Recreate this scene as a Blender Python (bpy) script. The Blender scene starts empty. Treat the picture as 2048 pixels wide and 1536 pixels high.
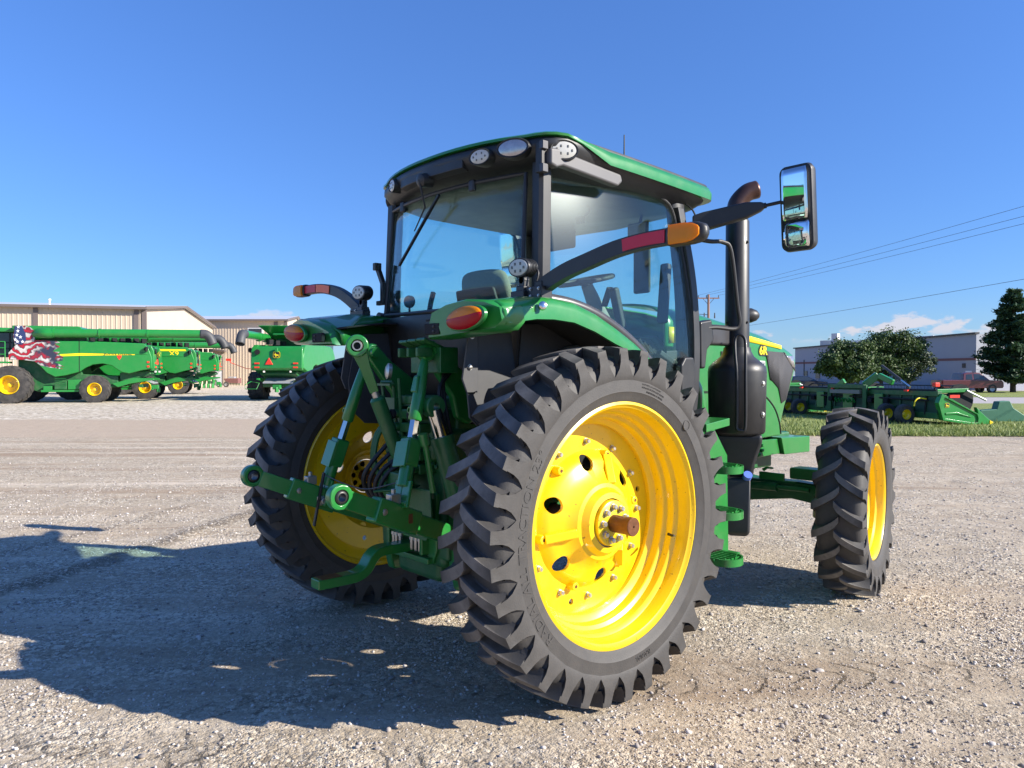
import bpy, bmesh, math, random
import numpy as np
from mathutils import Vector, Matrix, noise as mnoise
random.seed(7); rng = np.random.default_rng(7)
R = math.radians; PI = math.pi
sc = bpy.context.scene
COL = sc.collection

# ------------------------------------------------------------------ camera
CAM = np.array([3.71810124, -2.88461361, 1.64417049])
FW = np.array([-0.75062463, 0.66060531, -0.01277859])
RT = np.array([0.66065925, 0.75068593, 0.0])
UP = np.array([-0.00959271, 0.00844229, 0.99991835])
FPX = 1533.72
def ray(px, py): return FW + RT*(px-1024)/FPX - UP*(py-768)/FPX
def H(px, py, ax, v):            # where the line of sight of a photo pixel meets a plane of the place
    d = ray(px, py); a = 'xyz'.index(ax); t = (v-CAM[a])/d[a]
    return tuple(float(q) for q in CAM+t*d)
def DP(px, py, depth): return tuple(float(q) for q in CAM+ray(px, py)*depth)
cd = bpy.data.cameras.new('camera'); cam = bpy.data.objects.new('camera', cd); COL.objects.link(cam)
M = Matrix((tuple(RT)+(0,), tuple(UP)+(0,), tuple(-FW)+(0,), (0, 0, 0, 1))).transposed()
M.translation = Vector(CAM); cam.matrix_world = M
cd.sensor_width = 36; cd.lens = FPX/2048*36; cd.clip_start = 0.05; cd.clip_end = 3000
sc.camera = cam

# ------------------------------------------------------------------ materials
def nd(nt, t, **kw):
    n = nt.nodes.new(t)
    for k, v in kw.items():
        if k in ('ins',):
            for a, b in v.items(): n.inputs[a].default_value = b
        else: setattr(n, k, v)
    return n
def new_mat(name):
    m = bpy.data.materials.new(name); m.use_nodes = True; nt = m.node_tree
    return m, nt, nt.nodes['Principled BSDF']
def c4(c): return (c[0], c[1], c[2], 1.0)
def pbr(name, col, rough=.5, metal=0., coat=0., var=.12, scale=9., bump=0., bscale=60., dust=0., dustcol=(.34, .29, .23), spec=.5, rvar=.12):
    m, nt, b = new_mat(name); L = nt.links.new
    tc = nd(nt, 'ShaderNodeTexCoord')
    n = nd(nt, 'ShaderNodeTexNoise', ins={'Scale': scale, 'Detail': 6., 'Roughness': .6}); L(tc.outputs['Object'], n.inputs['Vector'])
    mx = nd(nt, 'ShaderNodeMix', data_type='RGBA')
    mx.inputs[6].default_value = c4([c*(1-var) for c in col]); mx.inputs[7].default_value = c4([min(1, c*(1+var)) for c in col])
    L(n.outputs['Fac'], mx.inputs[0]); out = mx.outputs[2]
    if dust > 0:
        n2 = nd(nt, 'ShaderNodeTexNoise', ins={'Scale': scale*.7, 'Detail': 8., 'Roughness': .7}); L(tc.outputs['Object'], n2.inputs['Vector'])
        mr = nd(nt, 'ShaderNodeMapRange', ins={'From Min': .42, 'From Max': .75, 'To Min': 0., 'To Max': dust}); L(n2.outputs['Fac'], mr.inputs['Value'])
        m2 = nd(nt, 'ShaderNodeMix', data_type='RGBA'); L(mr.outputs[0], m2.inputs[0]); L(out, m2.inputs[6]); m2.inputs[7].default_value = c4(dustcol); out = m2.outputs[2]
    L(out, b.inputs['Base Color'])
    rr = nd(nt, 'ShaderNodeMapRange', ins={'To Min': max(.02, rough-rvar*.5), 'To Max': min(1, rough+rvar)}); L(n.outputs['Fac'], rr.inputs['Value']); L(rr.outputs[0], b.inputs['Roughness'])
    b.inputs['Metallic'].default_value = metal; b.inputs['Coat Weight'].default_value = coat; b.inputs['Coat Roughness'].default_value = .06
    b.inputs['Specular IOR Level'].default_value = spec
    if bump > 0:
        n3 = nd(nt, 'ShaderNodeTexNoise', ins={'Scale': bscale, 'Detail': 4.}); L(tc.outputs['Object'], n3.inputs['Vector'])
        bp = nd(nt, 'ShaderNodeBump', ins={'Strength': bump, 'Distance': .01}); L(n3.outputs['Fac'], bp.inputs['Height']); L(bp.outputs[0], b.inputs['Normal'])
    return m
def glass(name, tint, rough=.01, ior=1.5, gl=1.0):
    m, nt, b = new_mat(name); L = nt.links.new; nt.nodes.remove(b)
    o = nt.nodes['Material Output']
    tr = nd(nt, 'ShaderNodeBsdfTransparent', ins={'Color': c4(tint)}); g = nd(nt, 'ShaderNodeBsdfGlossy', ins={'Color': (gl, gl, gl, 1), 'Roughness': rough})
    lw = nd(nt, 'ShaderNodeLayerWeight', ins={'Blend': .5}); pw = nd(nt, 'ShaderNodeMath', operation='POWER', ins={1: 5.}); f = nd(nt, 'ShaderNodeMath', operation='MULTIPLY_ADD', ins={1: .9, 2: .035}); L(lw.outputs['Facing'], pw.inputs[0]); L(pw.outputs[0], f.inputs[0]); mx = nd(nt, 'ShaderNodeMixShader')
    g2 = nd(nt, 'ShaderNodeBsdfGlossy', ins={'Color': (gl, gl, gl, 1), 'Roughness': .24}); gm = nd(nt, 'ShaderNodeMixShader', ins={0: .065}); L(g.outputs[0], gm.inputs[1]); L(g2.outputs[0], gm.inputs[2]); L(f.outputs[0], mx.inputs[0]); L(tr.outputs[0], mx.inputs[1]); L(gm.outputs[0], mx.inputs[2]); L(mx.outputs[0], o.inputs['Surface'])
    return m
def rubber(name, Rtop, axis_r=True):
    m, nt, b = new_mat(name); L = nt.links.new
    tc = nd(nt, 'ShaderNodeTexCoord'); sp = nd(nt, 'ShaderNodeSeparateXYZ'); L(tc.outputs['Object'], sp.inputs[0])
    a = nd(nt, 'ShaderNodeMath', operation='POWER', ins={1: 2.}); c = nd(nt, 'ShaderNodeMath', operation='POWER', ins={1: 2.})
    L(sp.outputs[1], a.inputs[0]); L(sp.outputs[2], c.inputs[0])
    s = nd(nt, 'ShaderNodeMath', operation='ADD'); L(a.outputs[0], s.inputs[0]); L(c.outputs[0], s.inputs[1])
    q = nd(nt, 'ShaderNodeMath', operation='SQRT'); L(s.outputs[0], q.inputs[0])
    mr = nd(nt, 'ShaderNodeMapRange', ins={'From Min': Rtop-.016, 'From Max': Rtop-.004}); L(q.outputs[0], mr.inputs['Value'])
    n = nd(nt, 'ShaderNodeTexNoise', ins={'Scale': 14., 'Detail': 8., 'Roughness': .7}); L(tc.outputs['Object'], n.inputs['Vector'])
    nf = nd(nt, 'ShaderNodeTexNoise', ins={'Scale': 120., 'Detail': 4.}); L(tc.outputs['Object'], nf.inputs['Vector'])
    mm = nd(nt, 'ShaderNodeMath', operation='MULTIPLY'); L(mr.outputs[0], mm.inputs[0])
    ns = nd(nt, 'ShaderNodeMapRange', ins={'From Min': .35, 'From Max': .7, 'To Min': .35, 'To Max': .95}); L(n.outputs['Fac'], ns.inputs['Value']); L(ns.outputs[0], mm.inputs[1])
    base = nd(nt, 'ShaderNodeMix', data_type='RGBA'); base.inputs[6].default_value = (.030, .029, .029, 1); base.inputs[7].default_value = (.078, .072, .066, 1); L(n.outputs['Fac'], base.inputs[0])
    mx = nd(nt, 'ShaderNodeMix', data_type='RGBA'); L(mm.outputs[0], mx.inputs[0]); L(base.outputs[2], mx.inputs[6]); mx.inputs[7].default_value = (.20, .182, .165, 1)
    L(mx.outputs[2], b.inputs['Base Color']); b.inputs['Roughness'].default_value = .62; b.inputs['Specular IOR Level'].default_value = .42
    bp = nd(nt, 'ShaderNodeBump', ins={'Strength': .25, 'Distance': .004}); L(nf.outputs['Fac'], bp.inputs['Height']); L(bp.outputs[0], b.inputs['Normal'])
    return m
def lens(name, col):
    m = pbr(name, col, .22, coat=.25, var=.12, bump=.25, bscale=200, spec=.35); nt = m.node_tree; b = nt.nodes['Principled BSDF']; o = nt.nodes['Material Output']
    tr = nd(nt, 'ShaderNodeBsdfTranslucent', ins={'Color': c4(col)}); ms = nd(nt, 'ShaderNodeMixShader', ins={0: .4}); nt.links.new(b.outputs[0], ms.inputs[1]); nt.links.new(tr.outputs[0], ms.inputs[2]); nt.links.new(ms.outputs[0], o.inputs['Surface']); return m
MT = {}
MT['green'] = pbr('green_paint', (.011, .180, .029), .30, coat=.5, var=.08, dust=.09)
MT['green_dk'] = pbr('green_cast_paint', (.006, .112, .024), .42, coat=.15, var=.15, dust=.16, bump=.15, bscale=140)
MT['yellow'] = pbr('yellow_paint', (.80, .545, .003), .30, coat=.45, var=.06, dust=.20, dustcol=(.55, .38, .08), scale=14)
def speckle(m, col, scale, lo):
    nt = m.node_tree; b = nt.nodes['Principled BSDF']; src = b.inputs['Base Color'].links[0].from_socket; tc = nd(nt, 'ShaderNodeTexCoord')
    n = nd(nt, 'ShaderNodeTexNoise', ins={'Scale': scale, 'Detail': 3., 'Roughness': .7}); nt.links.new(tc.outputs['Object'], n.inputs['Vector']); r = nd(nt, 'ShaderNodeMapRange', ins={'From Min': lo, 'From Max': lo+.03, 'To Max': .85}); nt.links.new(n.outputs['Fac'], r.inputs['Value'])
    mx = nd(nt, 'ShaderNodeMix', data_type='RGBA'); nt.links.new(r.outputs[0], mx.inputs[0]); nt.links.new(src, mx.inputs[6]); mx.inputs[7].default_value = c4(col); nt.links.new(mx.outputs[2], b.inputs['Base Color'])
speckle(MT['yellow'], (.17, .09, .02), 42., .672)
MT['decal'] = pbr('yellow_decal', (.86, .66, .01), .4, var=.02)
MT['black'] = pbr('black_plastic', (.017, .018, .020), .42, var=.2, dust=.12, bump=.08, bscale=300, dustcol=(.12, .11, .10))
MT['blackpaint'] = pbr('black_steel_paint', (.013, .013, .014), .42, coat=.05, var=.2, dust=.14, dustcol=(.1, .09, .08))
MT['grayplastic'] = pbr('gray_plastic', (.10, .098, .10), .45, var=.08)
MT['graytrim'] = pbr('dark_gray_trim', (.045, .043, .046), .33, var=.1, coat=.1)
MT['liner'] = pbr('dark_liner', (.009, .010, .012), .85, var=.2)
MT['shield'] = pbr('gray_shield', (.05, .052, .058), .55, var=.15, dust=.25, dustcol=(.12, .11, .1))
MT['screen'] = pbr('grille_screen', (.034, .033, .036), .6, var=.15, bump=.5, bscale=420)
MT['steel'] = pbr('zinc_steel', (.52, .50, .46), .36, metal=.9, var=.18, scale=40, dust=.25)
MT['chrome'] = pbr('chrome_rod', (.72, .70, .66), .12, metal=1., var=.05)
MT['rust'] = pbr('rusty_axle', (.16, .065, .028), .45, metal=.5, var=.45, scale=30, bump=.2)
MT['rustpipe'] = pbr('heat_brown_pipe', (.085, .045, .036), .33, metal=.6, var=.4, scale=8)
MT['redlens'] = lens('red_lens', (.55, .006, .02))
MT['amberlens'] = lens('amber_lens', (1.0, .34, .004))
MT['orangerefl'] = pbr('orange_reflector', (.85, .13, .02), .35, var=.06)
MT['redrefl'] = pbr('red_reflector', (.50, .008, .035), .38, var=.06)
MT['led'] = pbr('led_lamp_face', (.50, .49, .44), .22, coat=.8, var=.1, scale=60)
MT['ledchip'] = pbr('led_chip', (.12, .12, .11), .3, var=.2)
MT['clearlens'] = pbr('clear_lamp_lens', (.42, .40, .40), .10, coat=1., var=.45, scale=45, metal=.55)
MT['mirror'] = pbr('mirror_glass', (.85, .87, .88), .015, metal=1., var=.01, rvar=.004)
MT['headliner'] = pbr('headliner_cloth', (.74, .75, .71), .9, var=.05)
MT['interior'] = pbr('cab_interior_trim', (.22, .215, .19), .7, var=.1)
MT['interior_dk'] = pbr('cab_interior_dark', (.035, .036, .036), .6, var=.1)
MT['seat'] = pbr('seat_fabric', (.22, .21, .165), .9, var=.25, scale=60, bump=.5, bscale=220)
MT['glove'] = pbr('black_cloth', (.012, .012, .012), .9)
MT['white'] = pbr('white_paint', (.78, .78, .76), .5, var=.03)
MT['blue'] = pbr('blue_cap', (.10, .18, .60), .4)
MT['hose'] = pbr('black_hose', (.012, .012, .013), .5)
MT['glass'] = glass('cab_glass', (.85, .962, .938), .008)
MT['rub_r'] = rubber('rear_tyre_rubber', .880)
MT['rub_f'] = rubber('front_tyre_rubber', .697)

# ------------------------------------------------------------------ mesh builder
def frame_from(d, ref=(0, 0, 1)):
    d = Vector(d).normalized(); r = Vector(ref)
    if abs(d.dot(r)) > .98: r = Vector((1, 0, 0)) if abs(d.x) < .9 else Vector((0, 1, 0))
    u = r.cross(d).normalized(); v = d.cross(u).normalized(); return u, v, d
class MB:
    def __init__(s): s.v = []; s.f = []
    def add(s, vs, fs):
        o = len(s.v); s.v += [tuple(float(c) for c in q) for q in vs]; s.f += [tuple(i+o for i in f) for f in fs]; return s
    def box(s, c, d, rot=None):
        x, y, z = d[0]/2, d[1]/2, d[2]/2
        vs = [Vector((a*x, b*y, e*z)) for a in (-1, 1) for b in (-1, 1) for e in (-1, 1)]
        if rot is not None: vs = [rot @ q for q in vs]
        return s.add([q+Vector(c) for q in vs], [(0, 1, 3, 2), (4, 6, 7, 5), (0, 4, 5, 1), (2, 3, 7, 6), (0, 2, 6, 4), (1, 5, 7, 3)])
    def beam(s, p0, p1, w, h, ref=(0, 0, 1)):          # rectangular bar between two points
        u, v, d = frame_from(Vector(p1)-Vector(p0), ref)
        rings = []
        for p in (p0, p1): rings.append([Vector(p)+u*a*w/2+v*b*h/2 for a, b in ((-1, -1), (1, -1), (1, 1), (-1, 1))])
        return s.loft(rings, True, True)
    def loft(s, rings, closed=True, caps=True):
        n = len(rings[0]); o = []; fs = []
        for r in rings: o += list(r)
        for i in range(len(rings)-1):
            for j in range(n if closed else n-1):
                k = (j+1) % n; fs.append((i*n+j, i*n+k, (i+1)*n+k, (i+1)*n+j))
        if caps and closed: fs.append(tuple(range(n-1, -1, -1))); fs.append(tuple((len(rings)-1)*n+j for j in range(n)))
        return s.add(o, fs)
    def tube(s, path, r, seg=10, caps=True):
        P = [Vector(p) for p in path]; rr = r if isinstance(r, (list, tuple)) else [r]*len(P)
        rings = []; pu = None
        for i, p in enumerate(P):
            d = (P[min(i+1, len(P)-1)]-P[max(i-1, 0)]).normalized()
            if pu is None: u, v, _ = frame_from(d)
            else:
                u = (pu-d*pu.dot(d)).normalized(); v = d.cross(u)
            pu = u
            rings.append([p+(u*math.cos(t)+v*math.sin(t))*rr[i] for t in [2*PI*k/seg for k in range(seg)]])
        return s.loft(rings, True, caps)
    def cyl(s, p0, p1, r0, r1=None, seg=20): return s.tube([p0, p1], [r0, r0 if r1 is None else r1], seg)
    def lathe(s, prof, o=(0, 0, 0), ax=(1, 0, 0), seg=48, closed=False):   # prof: (along axis, radius)
        u, v, d = frame_from(ax); o = Vector(o); rings = []
        for k in range(seg):
            t = 2*PI*k/seg; e = u*math.cos(t)+v*math.sin(t); rings.append([o+d*a+e*r for a, r in prof])
        n = len(prof); vs = [q for r in rings for q in r]; fs = []
        for k in range(seg):
            k2 = (k+1) % seg
            for j in range(n if closed else n-1):
                j2 = (j+1) % n; fs.append((k*n+j, k*n+j2, k2*n+j2, k2*n+j))
        return s.add(vs, fs)
    def prism(s, pts, d):               # closed planar outline pushed along vector d
        a = [Vector(p) for p in pts]; b = [p+Vector(d) for p in a]; return s.loft([a, b], True, True)
    def plate(s, pts, ax, lo, hi):      # outline in the two other coordinates, thickness along ax
        def P(p, w): return {'x': (w, p[0], p[1]), 'y': (p[0], w, p[1]), 'z': (p[0], p[1], w)}[ax]
        return s.loft([[P(p, lo) for p in pts], [P(p, hi) for p in pts]], True, True)
    def bolt(s, p, d, r=.014, h=.014):
        u, v, w = frame_from(d); p = Vector(p)
        s.tube([p, p+w*h*.25], r*1.45, 14); s.tube([p+w*h*.25, p+w*h*.95, p+w*h*1.1], [r*1.1, r*1.1, r*.8], 6); return s
    def obj(s, name, mat, parent=None, smooth=35, bev=0., seg=2, solid=0., sub=0):
        me = bpy.data.meshes.new(name); me.from_pydata(s.v, [], s.f); 
        bm = bmesh.new(); bm.from_mesh(me); bmesh.ops.remove_doubles(bm, verts=bm.verts, dist=1e-5); bmesh.ops.recalc_face_normals(bm, faces=bm.faces); bm.to_mesh(me); bm.free()
        return link_mesh(name, me, mat, parent, smooth, bev, seg, solid, sub)
def link_mesh(name, me, mat, parent=None, smooth=35, bev=0., seg=2, solid=0., sub=0):
    o = bpy.data.objects.new(name, me); COL.objects.link(o)
    if mat: me.materials.append(MT[mat] if isinstance(mat, str) else mat)
    if smooth:
        me.polygons.foreach_set('use_smooth', [True]*len(me.polygons)); me.set_sharp_from_angle(angle=R(smooth))
    if solid: m = o.modifiers.new('solid', 'SOLIDIFY'); m.thickness = abs(solid); m.offset = -1 if solid > 0 else 1
    if sub: m = o.modifiers.new('sub', 'SUBSURF'); m.levels = m.render_levels = sub
    if bev: m = o.modifiers.new('bev', 'BEVEL'); m.width = bev; m.segments = seg; m.limit_method = 'ANGLE'; m.angle_limit = R(38); m.harden_normals = bool(smooth)
    if parent: o.parent = parent
    return o
def bake(o):                       # make modifiers real
    dg = bpy.context.evaluated_depsgraph_get(); me = bpy.data.meshes.new_from_object(o.evaluated_get(dg)); o.modifiers.clear(); o.data = me; return o
def cut(o, cutter_mb):             # holes
    c = cutter_mb.obj('cutter', None, smooth=0); c.parent = o.parent; bpy.context.view_layer.update(); m = o.modifiers.new('cut', 'BOOLEAN'); m.object = c; m.operation = 'DIFFERENCE'; m.solver = 'EXACT'
    bpy.context.view_layer.update(); bake(o); bpy.data.objects.remove(c)
    o.data.polygons.foreach_set('use_smooth', [True]*len(o.data.polygons)); o.data.set_sharp_from_angle(angle=R(30)); return o
def thing(name, label, cat, loc=(0, 0, 0), rz=0., group=None):
    o = bpy.data.objects.new(name, None); COL.objects.link(o); o.location = loc; o.rotation_euler = (0, 0, rz); o.empty_display_size = .2
    o['label'] = label; o['category'] = cat
    if group: o['group'] = group
    return o
def tag(o, label, cat, group=None):
    o['label'] = label; o['category'] = cat
    if group: o['group'] = group
    return o
def struct(o, kind='structure'): o['kind'] = kind; return o
def smoothpath(pts, n=6):          # Catmull-Rom through points
    P = [Vector(p) for p in pts]; P = [P[0]*2-P[1]]+P+[P[-1]*2-P[-2]]; out = []
    for i in range(1, len(P)-2):
        a, b, c, d = P[i-1:i+3]
        for k in range(n):
            t = k/n; out.append(.5*((2*b)+(c-a)*t+(2*a-5*b+4*c-d)*t*t+(3*b-a-3*c+d)*t**3))
    out.append(P[-2]); return out
def text_geo(txt, size=1., ext=.01, bold=.0):     # text as mesh verts / faces (x right, y up, z out)
    cu = bpy.data.curves.new('lettering', 'FONT'); cu.body = txt; cu.size = size; cu.extrude = ext; cu.offset = bold; cu.align_x = 'CENTER'; cu.align_y = 'CENTER'; cu.resolution_u = 3
    o = bpy.data.objects.new('lettering', cu); COL.objects.link(o); dg = bpy.context.evaluated_depsgraph_get()
    me = bpy.data.meshes.new_from_object(o.evaluated_get(dg)); vs = [tuple(v.co) for v in me.vertices]; fs = [tuple(p.vertices) for p in me.polygons]
    bpy.data.objects.remove(o); bpy.data.curves.remove(cu); bpy.data.meshes.remove(me); return vs, fs
def text_obj(name, txt, size, o, ux, uy, mat, parent, ext=.003, bold=0., sx=1.):
    vs, fs = text_geo(txt, size, ext, bold); ux = Vector(ux).normalized(); uy = Vector(uy); uy = (uy-ux*uy.dot(ux)).normalized(); uz = ux.cross(uy); o = Vector(o)
    m = MB(); m.add([o+ux*v[0]*sx+uy*v[1]+uz*v[2] for v in vs], fs); return m.obj(name, mat, parent, smooth=0)
DEER = [(-.50, .02), (-.42, .12), (-.30, .16), (-.36, .30), (-.30, .44), (-.20, .50), (-.26, .36), (-.20, .26), (-.12, .20), (-.02, .10), (.15, .10), (.30, .06), (.38, .12), (.40, .03), (.34, -.06), (.48, -.22), (.50, -.34), (.36, -.26), (.22, -.16), (.05, -.14), (-.12, -.16), (-.02, -.26), (-.08, -.34), (-.22, -.30), (-.30, -.16), (-.28, -.02), (-.40, -.02)]
def emblem(parent, o, ux, uy, w, flip=1):
    ux = Vector(ux).normalized(); uy = Vector(uy).normalized(); n = ux.cross(uy); o = Vector(o)
    def rr(s, k=.22): 
        out = []
        for cx, cy, a0 in ((1, 1, 0), (-1, 1, 90), (-1, -1, 180), (1, -1, 270)):
            for q in range(5): t = R(a0+q*22.5); out.append(((cx*(.5-k)+k*math.cos(t))*s, (cy*(.46-k)+k*math.sin(t))*s))
        return out
    def pl(pts, z0, z1, name, mat):
        m = MB(); m.prism([o+ux*p[0]*w*flip+uy*p[1]*w+n*z0 for p in pts], n*(z1-z0)); return m.obj(name, mat, parent, smooth=0)
    pl(rr(1.0), 0, .006, 'emblem_border', 'decal'); pl(rr(.88), .006, .010, 'emblem_field', 'blackpaint'); pl([(p[0]*.72, p[1]*.8-.04) for p in DEER], .010, .014, 'emblem_animal', 'decal')
# ================================================================== wheels (local: +x outward, wheel centre at origin)
def interp(x, xs, ys): return float(np.interp(x, xs, ys))
def tyre_mesh(Rt, half, n, prof, lug, delta, wl, butt, curve=.74, phase=0.):
    m = MB(); full = [(-a, r) for a, r in prof[::-1]]+[(a, r) for a, r in prof[1:]]
    m.lathe(full, seg=144)
    A = [a for a, r in prof if r > prof[3][1]-1e-6]; Rr = [r for a, r in prof if r > prof[3][1]-1e-6]
    for side in (1, -1):
        for k in range(n):
            t0 = 2*PI*(k+(0 if side > 0 else .5))/n+phase; st = []
            a0, a1 = -.10*half, half*.985
            for q in range(8):
                u = q/7; a = a0+(a1-a0)*u; rb = interp(abs(a), A, Rr)-.012; rt = Rt-(abs(a)/half)**2*.016
                st.append(((a, rb), (a*1.0+(.004 if q == 7 else 0), rt), delta*(u**curve), wl*(.80 if q == 0 else 1.0+.06*u), wl*(1.2 if q == 0 else 1.9)))
            for (ab, rb, at, rt, w) in butt: st.append(((ab, rb), (at, rt), delta, wl*w, wl*(w+.5)))
            rings = []
            for (b, tp, dt, w, wb) in st:
                t = t0+dt; ring = []; md = (b[0]+(tp[0]-b[0])*.30, b[1]+(tp[1]-b[1])*.30); wm = w+(wb-w)*.16
                for (a, r), ww in ((b, -wb), (md, -wm), (tp, -w), (tp, w), (md, wm), (b, wb)):
                    e = t+ww*.5/Rt; ring.append((a*side, r*math.cos(e), r*math.sin(e)))
                rings.append(ring)
            m.loft(rings if side > 0 else [r[::-1] for r in rings], True, True)
    return m
def arc_text(m, txt, size, r, a, t_mid, ext=.004, bold=.0, sp=1.):
    vs, fs = text_geo(txt, size, ext, bold)
    m.add([(a+v[2], (r+v[1])*math.cos(t_mid-v[0]*sp/r), (r+v[1])*math.sin(t_mid-v[0]*sp/r)) for v in vs], fs)

REAR_P = [(0, .828), (.08, .826), (.128, .818), (.156, .800), (.170, .770), (.180, .738), (.1825, .732), (.181, .724), (.185, .70), (.183, .66), (.1838, .655), (.179, .648), (.172, .626), (.162, .607), (.150, .601)]
REAR_B = [(.160, .79, .1875, .842, 1.02), (.170, .765, .1905, .800, 1.2), (.178, .738, .191, .768, 1.65), (.180, .724, .188, .740, 2.5), (.181, .712, .1840, .717, 3.4)]
FRONT_P = [(0, .655), (.06, .653), (.11, .645), (.14, .628), (.155, .60), (.163, .57), (.1655, .562), (.163, .556), (.166, .53), (.163, .49), (.157, .462), (.143, .436), (.126, .428)]
FRONT_B = [(.145, .62, .170, .655, 1.02), (.157, .59, .173, .622, 1.2), (.163, .56, .172, .588, 1.7), (.164, .543, .168, .555, 2.8)]
def make_wheel(parent, name, c, side, rz, kind):
    rear = kind == 'rear'
    rim = MB()
    if rear:
        prof = [(-.160, .606), (-.165, .592), (-.150, .578), (-.118, .570), (-.110, .545), (-.094, .520), (-.088, .490), (-.056, .486), (-.046, .498), (-.036, .516), (.006, .518), (.012, .522), (.022, .541), (.060, .543), (.066, .547), (.078, .563), (.118, .566), (.134, .572), (.146, .576), (.152, .584), (.165, .592), (.160, .606), (.150, .604), (.140, .590)]
    else:
        prof = [(-.134, .428), (-.138, .418), (-.125, .408), (-.10, .400), (-.09, .375), (-.075, .360), (-.02, .355), (-.008, .366), (.020, .368), (.032, .384), (.066, .387), (.080, .398), (.116, .404), (.128, .410), (.138, .420), (.134, .430), (.126, .429)]
    rim.lathe(prof, seg=128)
    w = rim.obj(name, 'yellow', parent, smooth=24, solid=.007)
    w.location = c; w.rotation_euler = (0, 0, rz); w.scale = (side, 1, 1)
    if rear: t = tyre_mesh(.880, .182, 34, REAR_P, .05, .116, .055, REAR_B)
    else: t = tyre_mesh(.697, .165, 21, FRONT_P, .045, .185, .050, FRONT_B, phase=.06)
    if rear and side > 0:
        arc_text(t, 'RADIAL ALL TRACTION 23°', .060, .682, .1845, R(183), .0020, .0005, 1.25)
        arc_text(t, 'RADIAL', .034, .68, .1845, R(281), .0025)
        for q, (tx, rr) in enumerate((('LOAD INDEX 146 A8 TUBELESS', .70), ('MAX LOAD AT 25 PSI COLD 40 KM/H', .685), ('SPEED 3000 KG AT 170 KPA', .668))): arc_text(t, tx, .011, rr, .1848, R(74-q*1.5), .0015)
        ring = MB()
        t.lathe([(.182, .024), (.187, .024), (.187, .028), (.182, .028)], o=(0, .675*math.cos(R(44)), .675*math.sin(R(44))), seg=24)
    to = t.obj('tyre', 'rub_r' if rear else 'rub_f', w, smooth=33)
    # wheel disc
    if rear:
        dp = [(-.082, .497), (-.082, .352), (-.072, .342), (-.050, .325), (-.030, .300), (-.018, .262), (.018, .212), (.040, .192), (.046, .172), (.078, .150), (.084, .122), (.084, .0)]
        d = MB(); pr = dp[:-1]; back = [(a-.016, r) for a, r in pr[::-1]]; d.lathe(pr+back, seg=96, closed=True)
        do = d.obj('wheel_disc', 'yellow', w, smooth=40)
        h = MB()
        for k in range(6):
            t_ = R(100+60*k); p = Vector((0, .296*math.cos(t_), .296*math.sin(t_))); h.cyl(p+Vector((-.3, 0, 0)), p+Vector((.2, 0, 0)), .041, seg=28)
        for k in range(3):
            t_ = R(-105+120*k); p = Vector((0, .425*math.cos(t_), .425*math.sin(t_))); h.cyl(p+Vector((-.2, 0, 0)), p+Vector((.1, 0, 0)), .017, seg=16)
        cut(do, h)
        for k in range(6):
            t_ = R(70+60*k); e = Vector((0, math.cos(t_), math.sin(t_)))
            if k % 2 == 0: rb = MB(); rb.beam(Vector((-.050, 0, 0))+e*.335, Vector((.030, 0, 0))+e*.19, .045, .045); rb.obj('disc_rib', 'yellow', w, smooth=40, bev=.006)
            rb = MB(); rb.tube([Vector((-.09, 0, 0))+e*.345, Vector((-.044, 0, 0))+e*.345, Vector((-.040, 0, 0))+e*.345], [.026, .022, .018], 16); rb.obj('disc_boss', 'yellow', w, smooth=40, bev=.006)
        for k in range(6):
            t_ = R(70+60*k); e = Vector((0, math.cos(t_), math.sin(t_))); MB().cyl(Vector((-.045, 0, 0))+e*.345, Vector((-.0385, 0, 0))+e*.345, .009, seg=10).obj('boss_hole', 'rust', w)
        m = MB(); m.tube([(.06, .50, -.13), (.09, .485, -.13), (.115, .475, -.125)], [.009, .007, .005], 8); m.obj('valve_stem', 'hose', w)
        MB().lathe([(.078, .116), (.100, .113), (.104, .108), (.104, .0)], seg=48).obj('hub_flange', 'yellow', w, smooth=40)
        for k in range(9):
            t_ = R(15+40*k); e = Vector((0, math.cos(t_), math.sin(t_))); MB().bolt(Vector((.104, 0, 0))+e*.083, (1, 0, 0), .013, .022).obj('hub_bolt', 'steel', w)
        for k in range(12):
            t_ = R(1+30*k); e = Vector((0, math.cos(t_), math.sin(t_))); MB().bolt(Vector((-.082, 0, 0))+e*.397, (1, 0, 0), .012, .024).obj('rim_bolt', 'steel', w)
        sh = MB(); sh.lathe([(-.5, .045), (.2, .043), (.201, .046), (.229, .046), (.232, .043), (.232, .006), (.226, .005), (.226, 0)], seg=40); sh.obj('axle_shaft', 'rust', w, smooth=40)
    else:
        pr = [(-.085, .362), (-.085, .30), (-.06, .27), (-.035, .22), (-.02, .18), (-.02, .09), (.05, .085), (.06, .07), (.06, 0)]
        d = MB(); d.lathe(pr, seg=64); d.obj('wheel_disc', 'yellow', w, smooth=40, solid=.012)
        for k in range(8):
            t_ = R(10+45*k); e = Vector((0, math.cos(t_), math.sin(t_))); MB().bolt(Vector((-.02, 0, 0))+e*.14, (1, 0, 0), .012, .02).obj('wheel_bolt', 'steel', w)
    return w
TR = thing('tractor', 'large green tractor in the foreground with yellow wheels and a glass cab', 'tractor')
make_wheel(TR, 'rear_wheel', (1.10, 0, .905), 1, 0, 'rear')
make_wheel(TR, 'rear_wheel', (-1.10, 0, .905), -1, 0, 'rear')
ST = R(13.8)
make_wheel(TR, 'front_wheel', (1.234-.134*math.cos(ST), 2.903-.134*math.sin(ST), .697), 1, ST, 'front')
make_wheel(TR, 'front_wheel', (-1.234+.134*math.cos(ST), 2.903+.134*math.sin(ST), .697), -1, ST, 'front')

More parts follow.
